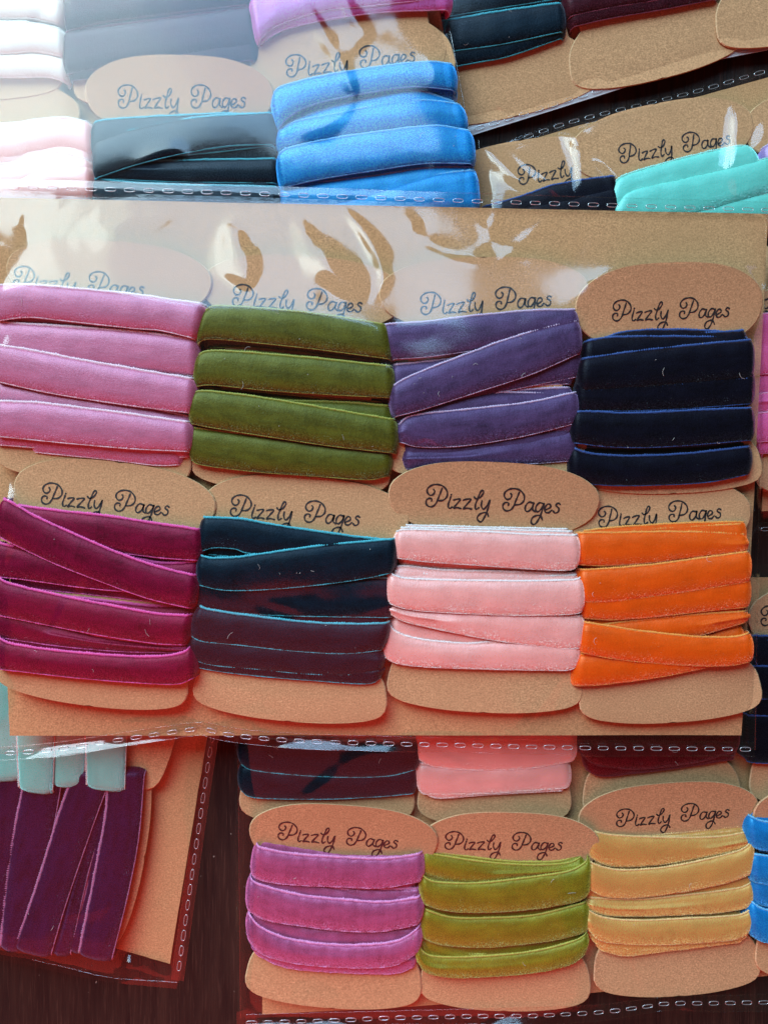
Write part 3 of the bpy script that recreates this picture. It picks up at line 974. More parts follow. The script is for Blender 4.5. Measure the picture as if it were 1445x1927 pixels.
# ---- top sleeve with eight bobbins
Z_MAIN = 15.5
main = [
 dict(color='dusty_pink', group=G_MAIN, label='dusty pink velvet ribbon wound on a kraft card, above the magenta one',
      card=(192, 452, 388, 370, 460, 5), text=(150, 536, 5, .98), dz=.6, lint=5, fibres=1300, sel=.75, turns=[
  (-.6, [(60, 790), (200, 800), (340, 805)], [(60, 852), (200, 866), (290, 877), (338, 876)]),
  (-.2, [(-10, 762), (180, 786), (356, 800)], [(-10, 838), (90, 846), (200, 856), (352, 862)]),
  (.0, [(-10, 712), (180, 740), (358, 780)], [(-10, 790), (180, 815), (356, 840)]),
  (.6, [(-10, 600), (190, 613), (290, 622), (366, 634)], [(-10, 690), (190, 696), (366, 708)]),
  (1.6, [(-10, 750), (60, 752), (130, 760), (220, 771), (356, 790)], [(-10, 822), (60, 829), (130, 836), (250, 846), (354, 851)]),
  (1.7, [(-10, 643), (60, 654), (130, 668), (250, 689), (364, 708)], [(-10, 718), (60, 734), (130, 747), (250, 765), (357, 778)]),
  (1.6, [(-10, 531), (40, 529), (120, 535), (250, 548), (384, 567)], [(-10, 604), (50, 597), (120, 604), (250, 618), (300, 622), (364, 637)]),
 ]),
 dict(color='olive', group=G_MAIN, label='olive green velvet ribbon on a kraft card, beside the dusty pink one',
      card=(560, 481, 382, 375, 450, 4), text=(560, 568, 4, .97), dz=0, lint=12, fibres=2600, turns=[
  (.0, [(366, 742), (500, 749), (640, 752), (733, 760)], [(366, 800), (500, 815), (640, 822), (733, 832)]),
  (.7, [(356, 800), (500, 818), (620, 834), (735, 845)], [(357, 864), (378, 876), (480, 889), (600, 898), (690, 904), (731, 897)]),
  (1.6, [(384, 582), (405, 571), (480, 574), (600, 586), (726, 606)], [(369, 648), (392, 638), (480, 645), (600, 658), (736, 676)]),
  (1.6, [(371, 662), (400, 655), (500, 661), (620, 672), (738, 685)], [(364, 728), (400, 725), (500, 735), (620, 743), (737, 749)]),
  (1.9, [(362, 737), (385, 731), (500, 745), (620, 765), (744, 786)], [(355, 797), (400, 806), (500, 822), (620, 840), (744, 854)]),
 ]),
 dict(color='violet', group=G_MAIN, label='greyish violet velvet ribbon with one steep diagonal turn',
      card=(913, 484, 396, 380, 420, -1), text=(914, 570, -3, .98), dz=.5, lint=9, fibres=1300, turns=[
  (-.5, [(740, 682), (850, 670), (1000, 655), (1090, 650)], [(740, 770), (850, 760), (960, 735), (1088, 709)]),
  (-.5, [(745, 767), (900, 737), (1000, 735), (1088, 742)], [(760, 830), (900, 815), (1000, 812), (1088, 815)]),
  (-.6, [(762, 842), (870, 838), (1000, 820), (1084, 805)], [(764, 884), (850, 882), (1000, 874), (1082, 868)]),
  (.5, [(750, 795), (780, 777), (900, 764), (1000, 752), (1088, 733)], [(752, 832), (790, 842), (870, 840), (980, 823), (1086, 797)]),
  (.6, [(721, 607), (740, 604), (800, 600), (900, 588), (1000, 579), (1086, 577)], [(738, 676), (800, 672), (870, 663), (940, 652), (1086, 630)]),
  (1.4, [(738, 722), (770, 704), (850, 672), (950, 635), (1030, 611), (1090, 598)], [(742, 785), (800, 770), (900, 738), (1000, 705), (1094, 664)]),
 ]),
 dict(color='navy', group=G_MAIN, label='navy velvet ribbon on a kraft card, above the orange one',
      card=(1258, 504, 350, 340, 425, -2), lobes=(140, 110), lift=(4.2, 0), text=(1257, 590, -1, .87), dz=.2, lint=7, fibres=900, turns=[
  (-.4, [(1130, 634), (1180, 619), (1250, 615), (1350, 618), (1402, 628)], [(1130, 700), (1250, 690), (1402, 700)]),
  (-.1, [(1110, 634), (1200, 629), (1280, 626), (1406, 616)], [(1110, 710), (1250, 700), (1406, 700)]),
  (.4, [(1104, 637), (1150, 630), (1250, 628), (1412, 631)], [(1104, 712), (1250, 710), (1412, 700)]),
  (.6, [(1092, 706), (1250, 697), (1420, 690)], [(1092, 774), (1250, 772), (1420, 760)]),
  (.6, [(1079, 838), (1100, 847), (1140, 852), (1200, 854), (1300, 849), (1417, 836)], [(1077, 908), (1150, 915), (1250, 914), (1340, 908), (1414, 893)]),
  (1.3, [(1098, 670), (1200, 656), (1300, 645), (1420, 634)], [(1095, 736), (1200, 731), (1300, 722), (1419, 711)]),
  (1.3, [(1084, 771), (1110, 770), (1200, 773), (1300, 768), (1421, 763)], [(1080, 834), (1150, 842), (1250, 842), (1420, 829)]),
 ]),
 dict(color='magenta', group=G_MAIN, label='magenta velvet ribbon with crossing diagonal turns, beside the teal one',
      card=(197, 868, 382, 362, 462, 7), text=(200, 945, 6.5, .96), dz=1.1, lint=7, fibres=700, sel=.75, turns=[
  (-.2, [(20, 1000), (200, 1035), (300, 1055), (370, 1053)], [(20, 1070), (200, 1095), (370, 1120)]),
  (.0, [(-8, 1140), (130, 1180), (200, 1197), (352, 1218)], [(-8, 1202), (100, 1218), (220, 1229), (352, 1232)]),
  (.4, [(-8, 1018), (100, 1040), (200, 1060), (368, 1090)], [(-8, 1088), (40, 1093), (150, 1108), (250, 1118), (366, 1130)]),
  (.7, [(28, 947), (100, 956), (200, 967), (300, 982), (376, 993)], [(28, 1020), (200, 1040), (300, 1052), (373, 1057)]),
  (1.3, [(-9, 1196), (20, 1209), (100, 1221), (200, 1230), (290, 1233), (340, 1226), (357, 1214)], [(-10, 1262), (60, 1270), (150, 1280), (250, 1288), (330, 1291), (365, 1278)]),
  (1.3, [(-7, 1084), (20, 1096), (100, 1115), (200, 1135), (290, 1151), (358, 1156)], [(-9, 1160), (30, 1168), (110, 1184), (200, 1201), (290, 1214), (347, 1217)]),
  (1.7, [(0, 934), (20, 942), (60, 965), (120, 993), (200, 1028), (280, 1058), (369, 1081)], [(-8, 1010), (30, 1030), (100, 1063), (200, 1102), (280, 1130), (358, 1148)]),
 ]),
 dict(color='teal', group=G_MAIN, label='dark teal velvet ribbon with bright teal edges between magenta and pale pink',
      card=(562, 896, 388, 366, 462, 5), text=(556, 966, 5.5, .97), dz=.55, lint=9, fibres=700, sel=.65, turns=[
  (-.2, [(360, 1215), (480, 1230), (716, 1245)], [(365, 1257), (400, 1265), (480, 1275), (600, 1285), (690, 1290), (716, 1280)]),
  (.2, [(372, 1070), (500, 1080), (736, 1085)], [(372, 1146), (500, 1160), (736, 1165)]),
  (.5, [(356, 1190), (450, 1205), (720, 1220)], [(357, 1243), (400, 1255), (480, 1262), (560, 1270), (650, 1273), (718, 1264)]),
  (.7, [(380, 970), (450, 973), (520, 985), (600, 997), (690, 1009), (742, 1014)], [(375, 1041), (400, 1033), (440, 1035), (475, 1044), (600, 1050), (737, 1060)]),
  (1.3, [(373, 1138), (400, 1146), (500, 1160), (600, 1170), (680, 1172), (734, 1170)], [(355, 1198), (380, 1210), (450, 1217), (550, 1228), (650, 1233), (720, 1226)]),
  (1.6, [(373, 1042), (400, 1047), (450, 1045), (520, 1035), (620, 1022), (745, 1011)], [(371, 1103), (420, 1113), (500, 1112), (600, 1103), (680, 1092), (738, 1080)]),
 ]),
 dict(color='pale_pink', group=G_MAIN, label='pale pink velvet ribbon on a kraft card, beside the orange one',
      card=(920, 871, 394, 368, 470, 2.5), lift=(3.6, 0), text=(926, 945, 4, 1.0), dz=0, lint=5, fibres=1700, turns=[
  (-.5, [(758, 985), (900, 989), (1072, 993)], [(758, 1045), (900, 1060), (1072, 1065)]),
  (.0, [(752, 990), (900, 993), (1080, 998)], [(752, 1050), (900, 1062), (1080, 1068)]),
  (.2, [(744, 1064), (770, 1063), (830, 1070), (960, 1073), (1086, 1077)], [(742, 1135), (900, 1150), (1090, 1142)]),
  (.6, [(739, 1072), (760, 1074), (830, 1080), (960, 1083), (1090, 1080)], [(739, 1135), (900, 1150), (1090, 1140)]),
  (.2, [(730, 1166), (745, 1186), (790, 1201), (880, 1209), (940, 1205), (1090, 1205)], [(722, 1238), (745, 1251), (800, 1258), (900, 1262), (1000, 1264), (1070, 1264), (1087, 1254)]),
  (.8, [(732, 1135), (800, 1145), (1000, 1150), (1099, 1158)], [(732, 1156), (760, 1172), (830, 1188), (920, 1206), (1000, 1217), (1060, 1223), (1098, 1222)]),
  (1.6, [(747, 998), (770, 994), (900, 998), (1000, 1003), (1090, 1005)], [(746, 1052), (800, 1059), (900, 1066), (1000, 1073), (1070, 1075), (1088, 1068)]),
  (1.7, [(734, 1074), (745, 1082), (775, 1087), (870, 1090), (1000, 1091), (1075, 1089), (1097, 1084)], [(729, 1135), (745, 1143), (780, 1151), (870, 1157), (980, 1161), (1080, 1158), (1096, 1150)]),
 ]),
 dict(color='orange', group=G_MAIN, label='bright orange velvet ribbon on a kraft card',
      card=(1250, 905, 345, 345, 455, -3.5), text=(1240, 970, -3.5, .92), dz=-.2, lint=4, fibres=2000, turns=[
  (-.4, [(1100, 996), (1180, 988), (1280, 982), (1390, 979), (1403, 981)], [(1100, 1060), (1250, 1050), (1403, 1040)]),
  (-.0, [(1118, 1003), (1250, 992), (1402, 983)], [(1118, 1062), (1250, 1052), (1402, 1042)]),
  (.1, [(1100, 1178), (1200, 1165), (1300, 1155), (1410, 1148)], [(1100, 1255), (1200, 1232), (1330, 1196), (1410, 1172)]),
  (.5, [(1092, 1230), (1200, 1225), (1410, 1205)], [(1081, 1294), (1130, 1292), (1220, 1281), (1320, 1262), (1408, 1240)]),
  (.6, [(1097, 1105), (1220, 1100), (1413, 1080)], [(1098, 1166), (1150, 1169), (1220, 1165), (1300, 1156), (1413, 1144)]),
  (.7, [(1090, 1000), (1180, 999), (1300, 998), (1408, 1003)], [(1090, 1065), (1150, 1067), (1230, 1062), (1300, 1054), (1409, 1042)]),
  (1.4, [(1093, 1070), (1150, 1067), (1230, 1060), (1320, 1048), (1415, 1035)], [(1096, 1135), (1150, 1135), (1220, 1126), (1300, 1115), (1414, 1096)]),
  (1.5, [(1100, 1169), (1140, 1175), (1220, 1187), (1310, 1196), (1380, 1197), (1416, 1189)], [(1095, 1231), (1140, 1240), (1200, 1248), (1290, 1255), (1370, 1256), (1419, 1247)]),
 ]),
]
make_pack(Z_MAIN, main, dict(label='clear plastic sleeve of eight ribbons lying over the other sleeves', seed=5, step=.6, fine=34, relax=560, amp=.16,
    top=[(-60, 358), (400, 370), (900, 386), (1441, 402)], bot=[(-60, 1424), (0, 1419), (100, 1411), (250, 1388), (385, 1370), (480, 1388), (700, 1399), (1000, 1405), (1420, 1410)],
    seams=[dict(line=[(-60, 350), (400, 362), (900, 379), (1500, 397)], width=30, pitch=36.3, dz=1.0),
           dict(line=[(-60, 1423), (0, 1418), (100, 1410), (250, 1388), (350, 1374), (385, 1371)], width=24, pitch=34, dz=.9, curl=1.7),
           dict(line=[(385, 1371), (430, 1382), (520, 1391), (700, 1398), (1000, 1405), (1419, 1410)], width=26, pitch=33.5, dz=.9, curl=1.5)],
    folds=[[(1441, 400), (1428, 900), (1420, 1412)]],
    creases=[([(640, 380), (690, 440), (722, 520), (700, 570)], .9, 1.3), ([(425, 410), (445, 470), (470, 550)], 1.3, 3.0),
             ([(570, 420), (600, 490), (690, 560)], 1.4, 3.0), ([(560, 400), (565, 425), (580, 440)], .5, 1.5),
             ([(1040, 395), (1000, 440), (930, 500)], .5, 1.1), ([(900, 410), (960, 470), (1080, 480)], .45, 1.4),
             ([(1440, 430), (1340, 450), (1220, 490), (1080, 540)], .5, 1.1), ([(1440, 440), (1330, 500), (1180, 540), (1060, 520)], .4, 1.0),
             ([(1300, 410), (1400, 440), (1440, 435)], .45, 1.2), ([(760, 400), (800, 450), (900, 480), (1000, 470)], .4, 1.8),
             ([(330, 390), (250, 430), (150, 420)], .6, 4.), ([(40, 380), (60, 460), (150, 520)], .5, 3.),
             ([(175, 960), (170, 1060), (110, 1200), (100, 1240)], .28, 1.6), ([(480, 1150), (600, 1180), (730, 1165)], .35, 3.),
             ([(500, 1130), (620, 1150), (740, 1140)], .3, 2.), ([(20, 880), (30, 960), (10, 1100)], .5, 1.2),
             ([(180, 1370), (260, 1345), (350, 1350), (385, 1372)], .5, 1.4), ([(330, 1300), (350, 1340), (385, 1372)], .5, 1.4),
             ([(385, 1372), (450, 1345), (560, 1360)], .4, 1.4), ([(1340, 1390), (1400, 1350), (1415, 1300)], .4, 1.2),
             ([(700, 1390), (800, 1375), (950, 1385)], .3, 1.2), ([(1000, 1392), (1100, 1375), (1250, 1390)], .4, 1.3)]),
  dict(label='large kraft backing sheet behind the eight ribbons of the top sleeve', poly=[(-30, 372), (1444, 403), (1394, 1383), (20, 1384), (16, 1300)]))

# ---- sleeve on the table under the top sleeve
low = [
 dict(color='teal', group=G_LOW, label='dark teal velvet ribbon half hidden, above the orchid ribbon',
      card=(618, 1170, 350, 330, 385, 1), dz=0, lint=5, fibres=600, turns=[
  (.4, [(450, 1300), (600, 1306), (785, 1300)], [(450, 1380), (600, 1390), (785, 1380)]),
  (.5, [(452, 1440), (600, 1452), (780, 1445)], [(450, 1490), (480, 1505), (600, 1508), (700, 1504), (781, 1497)]),
  (1.2, [(448, 1385), (600, 1393), (790, 1388)], [(451, 1440), (480, 1454), (600, 1465), (720, 1465), (784, 1452)]),
 ]),
 dict(color='pale_pink', group=G_LOW, label='rose pink velvet ribbon showing only its lower turns, above the moss green ribbon',
      card=(930, 1165, 330, 290, 390, 0), dz=0, lint=2, fibres=1200, turns=[
  (.0, [(800, 1440), (930, 1440), (1066, 1435)], [(799, 1498), (830, 1506), (930, 1499), (1062, 1492)]),
  (.5, [(788, 1436), (930, 1440), (1070, 1430)], [(788, 1489), (806, 1499), (900, 1498), (1000, 1492), (1073, 1486)]),
  (1.2, [(784, 1365), (930, 1372), (1086, 1365)], [(787, 1432), (815, 1446), (900, 1453), (1000, 1449), (1082, 1436)]),
 ]),
 dict(color='dark_red', group=G_LOW, label='dark red velvet ribbon, above the golden ribbon',
      card=(1240, 1165, 330, 300, 385, -2), dz=0, lint=2, fibres=700, turns=[
  (.2, [(1104, 1400), (1240, 1400), (1385, 1390)], [(1108, 1455), (1135, 1465), (1200, 1459), (1300, 1446), (1385, 1432)]),
  (1.0, [(1085, 1370), (1240, 1372), (1392, 1362)], [(1092, 1420), (1125, 1444), (1200, 1451), (1300, 1441), (1390, 1418)]),
 ]),
 dict(color='navy', group=G_LOW, label='navy velvet ribbon above the sky blue ribbon in the sleeve on the table',
      card=(1568, 1097, 322, 320, 425, 0), text=(1540, 1162, 0, .88), dz=0, lint=1, fibres=400, turns=[
  (.2, [(1418, 1195), (1560, 1195), (1700, 1195)], [(1418, 1262), (1560, 1262), (1700, 1262)]),
  (.6, [(1420, 1204), (1560, 1204), (1700, 1204)], [(1420, 1262), (1560, 1262), (1700, 1262)]),
  (.4, [(1412, 1300), (1560, 1300), (1700, 1300)], [(1412, 1360), (1560, 1360), (1700, 1360)]),
  (1.2, [(1410, 1252), (1560, 1252), (1700, 1252)], [(1410, 1318), (1560, 1320), (1700, 1318)]),
  (1.2, [(1406, 1344), (1440, 1346), (1700, 1344)], [(1402, 1428), (1440, 1440), (1700, 1436)]),
 ]),
 dict(color='orchid', group=G_LOW, label='orchid pink velvet ribbon with wavy frilled edges',
      card=(638, 1502, 352, 332, 395, 4), lift=(4.6, 0), text=(637, 1570, 5.5, .89), dz=1.0, lint=4, fibres=1300, wave=.05, sel=.8, turns=[
  (-.5, [(490, 1573), (530, 1582), (600, 1597), (660, 1605), (790, 1603)], [(490, 1640), (600, 1655), (790, 1660)]),
  (-.4, [(474, 1640), (640, 1668), (790, 1672)], [(470, 1722), (640, 1745), (790, 1755)]),
  (-.2, [(500, 1650), (600, 1664), (700, 1680), (790, 1676)], [(500, 1720), (640, 1740), (790, 1745)]),
  (-.3, [(470, 1715), (600, 1745), (788, 1745)], [(474, 1790), (600, 1800), (786, 1790)]),
  (.0, [(474, 1770), (600, 1790), (780, 1785)], [(480, 1802), (540, 1827), (640, 1836), (740, 1838), (781, 1824)]),
  (1.4, [(481, 1591), (500, 1597), (560, 1607), (640, 1612), (720, 1615), (795, 1606)], [(472, 1653), (500, 1664), (560, 1671), (640, 1674), (720, 1676), (794, 1663)]),
  (1.4, [(469, 1653), (490, 1665), (560, 1683), (640, 1692), (720, 1697), (793, 1688)], [(464, 1718), (500, 1737), (560, 1747), (640, 1757), (720, 1758), (790, 1744)]),
  (1.4, [(466, 1720), (490, 1745), (540, 1766), (610, 1777), (690, 1778), (750, 1770), (792, 1744)], [(466, 1773), (490, 1800), (550, 1818), (650, 1827), (740, 1823), (787, 1798)]),
 ]),
 dict(color='moss', group=G_LOW, label='moss green velvet ribbon with loose open loops, beside the golden one',
      card=(954, 1517, 334, 322, 385, 1.5), lift=(4.2, 0), text=(945, 1581, 1.5, .87), dz=.5, lint=3, fibres=2600, turns=[
  (-.5, [(797, 1599), (860, 1607), (960, 1617), (1050, 1616), (1092, 1603)], [(797, 1660), (940, 1670), (1092, 1650)]),
  (-.1, [(797, 1600), (860, 1609), (960, 1621), (1050, 1621), (1094, 1607)], [(797, 1660), (940, 1670), (1094, 1650)]),
  (-.4, [(800, 1755), (900, 1790), (1100, 1775)], [(800, 1810), (900, 1825), (1100, 1805)]),
  (.4, [(797, 1602), (830, 1610), (920, 1623), (1010, 1628), (1070, 1624), (1098, 1611)], [(797, 1650), (880, 1668), (960, 1662), (1098, 1645)]),
  (.0, [(793, 1762), (805, 1782), (850, 1796), (920, 1797)], [(800, 1815), (815, 1820), (850, 1822), (920, 1822)]),
  (.9, [(798, 1712), (850, 1727), (920, 1728), (1010, 1722), (1107, 1698)], [(795, 1770), (830, 1783), (900, 1788), (980, 1783), (1060, 1771), (1107, 1758)]),
  (1.5, [(794, 1648), (820, 1660), (900, 1662), (1000, 1651), (1070, 1640), (1100, 1625), (1109, 1612)], [(797, 1706), (840, 1719), (920, 1722), (1000, 1716), (1080, 1703), (1109, 1690)]),
  (1.5, [(788, 1768), (797, 1793), (830, 1802), (920, 1800), (1010, 1790), (1080, 1772), (1108, 1756)], [(786, 1813), (802, 1835), (850, 1845), (930, 1843), (1020, 1834), (1075, 1820), (1104, 1798)]),
 ]),
 dict(color='gold', group=G_LOW, label='golden tan velvet ribbon on a tilted kraft card',
      card=(1262, 1462, 338, 315, 412, -4), lift=(4.2, 0), text=(1260, 1530, -4, .84), dz=0, lint=3, fibres=1900, turns=[
  (-.5, [(1125, 1569), (1200, 1573), (1300, 1565), (1390, 1555), (1402, 1557)], [(1125, 1630), (1260, 1630), (1402, 1610)]),
  (-.1, [(1124, 1570), (1250, 1575), (1390, 1563), (1405, 1558)], [(1124, 1632), (1260, 1632), (1405, 1612)]),
  (-.4, [(1108, 1660), (1260, 1660), (1417, 1640)], [(1108, 1730), (1260, 1720), (1417, 1700)]),
  (.0, [(1130, 1740), (1250, 1750), (1400, 1740)], [(1130, 1794), (1180, 1804), (1250, 1796), (1330, 1787), (1400, 1778)]),
  (.3, [(1118, 1735), (1250, 1745), (1408, 1740)], [(1118, 1778), (1150, 1794), (1200, 1797), (1300, 1786), (1408, 1772)]),
  (.6, [(1120, 1566), (1160, 1572), (1250, 1576), (1350, 1575), (1408, 1566)], [(1107, 1613), (1130, 1628), (1170, 1636), (1260, 1629), (1411, 1600)]),
  (.7, [(1109, 1690), (1200, 1693), (1300, 1684), (1390, 1672), (1419, 1660)], [(1107, 1716), (1150, 1728), (1250, 1728), (1350, 1723), (1417, 1712)]),
  (1.4, [(1109, 1622), (1140, 1633), (1180, 1638), (1270, 1630), (1370, 1608), (1405, 1595), (1419, 1577)], [(1109, 1678), (1140, 1692), (1200, 1694), (1280, 1684), (1370, 1666), (1418, 1648)]),
  (1.4, [(1104, 1712), (1140, 1728), (1200, 1733), (1300, 1729), (1390, 1723), (1418, 1710)], [(1108, 1752), (1130, 1775), (1200, 1783), (1300, 1781), (1390, 1772), (1415, 1754)]),
 ]),
 dict(color='sky_blue', group=G_LOW, label='sky blue velvet ribbon on a kraft card, beside the golden one',
      card=(1572, 1462, 326, 306, 385, 0), lift=(4.6, 0), dz=.5, lint=1, fibres=900, turns=[
  (.0, [(1418, 1522), (1480, 1530), (1700, 1530)], [(1418, 1600), (1480, 1606), (1700, 1606)]),
  (.5, [(1420, 1642), (1480, 1650), (1700, 1650)], [(1420, 1706), (1480, 1712), (1700, 1712)]),
  (1.1, [(1413, 1536), (1450, 1547), (1560, 1550), (1700, 1550)], [(1413, 1596), (1450, 1606), (1560, 1608), (1700, 1606)]),
  (1.3, [(1418, 1608), (1480, 1612), (1700, 1612)], [(1418, 1664), (1480, 1672), (1700, 1672)]),
  (1.3, [(1416, 1698), (1450, 1714), (1560, 1724), (1700, 1724)], [(1415, 1766), (1450, 1780), (1560, 1786), (1700, 1786)]),
 ]),
]
make_pack(1.0, low, dict(label='clear plastic sleeve of orchid, moss and golden ribbons on the bare table', seed=21, edge_z=4.8, step=.9, relax=420, amp=.14,
    top=[(446, 1060), (900, 1060), (1560, 1060)], bot=[(452, 1915), (800, 1914), (1100, 1903), (1230, 1893), (1300, 1886), (1560, 1878)],
    seams=[dict(line=[(462, 1922), (700, 1916), (900, 1911), (1100, 1905), (1220, 1893), (1260, 1888), (1400, 1885), (1560, 1880)], width=25, pitch=31, dz=4.9, curl=2.2)],
    folds=[[(447, 1060), (449, 1500), (453, 1918)]],
    creases=[([(470, 1400), (480, 1470), (500, 1550)], .5, 1.3), ([(545, 1880), (590, 1855), (640, 1868)], .8, 1.2), ([(560, 1900), (580, 1860), (560, 1840)], .6, 1.2),
             ([(640, 1410), (645, 1440), (600, 1480), (560, 1500)], .5, 1.3), ([(760, 1410), (680, 1420), (640, 1445)], .4, 1.8),
             ([(700, 1900), (900, 1888), (1100, 1880)], .35, 1.2), ([(455, 1560), (460, 1700), (458, 1880)], .4, 1.0)]),
  dict(label='kraft backing sheet behind the orchid, moss and golden ribbons', poly=[(492, 1100), (1520, 1085), (1500, 1830), (1110, 1868), (780, 1893), (494, 1908)]))

# ---- sleeve turned sideways
side = [
 dict(color='mint', group=G_BL, label='frosty mint green velvet ribbon lying sideways, above the purple one',
      card=(133, 1071, 340, 345, 430, -80), dz=.9, lift=(0, 0), lint=0, fibres=1500, turns=[
  (.8, [(-60, 1260), (-50, 1360), (-45, 1472)], [(34, 1260), (38, 1360), (40, 1468)]),
  (.7, [(90, 1260), (92, 1380), (94, 1482)], [(163, 1260), (163, 1380), (156, 1480)]),
  (1.6, [(29, 1260), (26, 1380), (31, 1488)], [(103, 1260), (102, 1400), (98, 1497)]),
  (1.6, [(158, 1260), (156, 1380), (159, 1484)], [(239, 1260), (238, 1380), (234, 1492)]),
 ]),
 dict(color='purple', group=G_BL, label='dark purple velvet ribbon lying sideways at the sleeve corner',
      card=(62, 1360, 350, 352, 430, -80), dz=0, lint=2, fibres=1300, sel=.75, turns=[
  (-.2, [(178, 1475), (173, 1560), (153, 1690), (117, 1788)], [(230, 1475), (225, 1560), (200, 1690), (163, 1800)]),
  (.2, [(125, 1475), (140, 1600), (115, 1700), (86, 1794)], [(200, 1475), (190, 1560), (165, 1650), (131, 1804)]),
  (.4, [(-60, 1440), (-50, 1600), (-60, 1780)], [(46, 1450), (28, 1590), (2, 1789)]),
  (.8, [(42, 1460), (18, 1580), (2, 1700), (-6, 1788)], [(118, 1460), (98, 1570), (68, 1680), (38, 1796)]),
  (1.3, [(199, 1455), (192, 1540), (170, 1660), (142, 1800)], [(272, 1455), (261, 1580), (240, 1690), (209, 1814)]),
  (1.4, [(133, 1455), (103, 1540), (69, 1650), (45, 1720), (21, 1788)], [(212, 1455), (179, 1545), (149, 1630), (119, 1720), (94, 1806)]),
 ]),
]
make_pack(1.0, side, dict(label='clear plastic sleeve lying sideways with mint and purple ribbons', seed=33, edge_z=2.6, step=.9, relax=420, amp=.22,
    top=[(-70, 1260), (200, 1260), (424, 1260)], bot=[(-70, 1785), (60, 1806), (130, 1822), (210, 1838), (338, 1850)],
    seams=[dict(line=[(418, 1290), (398, 1400), (380, 1520), (360, 1660), (334, 1845)], width=23, pitch=29, dz=2.8)],
    folds=[[(60, 1806), (130, 1822), (210, 1840), (334, 1849)]],
    creases=[([(236, 1846), (246, 1815), (262, 1796)], 2.4, 2.0), ([(318, 1846), (285, 1826), (236, 1802)], 2.6, 1.9), ([(150, 1822), (190, 1830), (215, 1836)], .6, 1.0),
             ([(215, 1836), (222, 1810), (218, 1790)], .5, .9), ([(100, 1808), (150, 1815), (210, 1822)], .5, 1.0)]),
  dict(label='kraft backing sheet beside the sideways mint and purple ribbons', poly=[(-60, 1250), (408, 1250), (390, 1390), (320, 1813), (210, 1781), (-60, 1720)]))

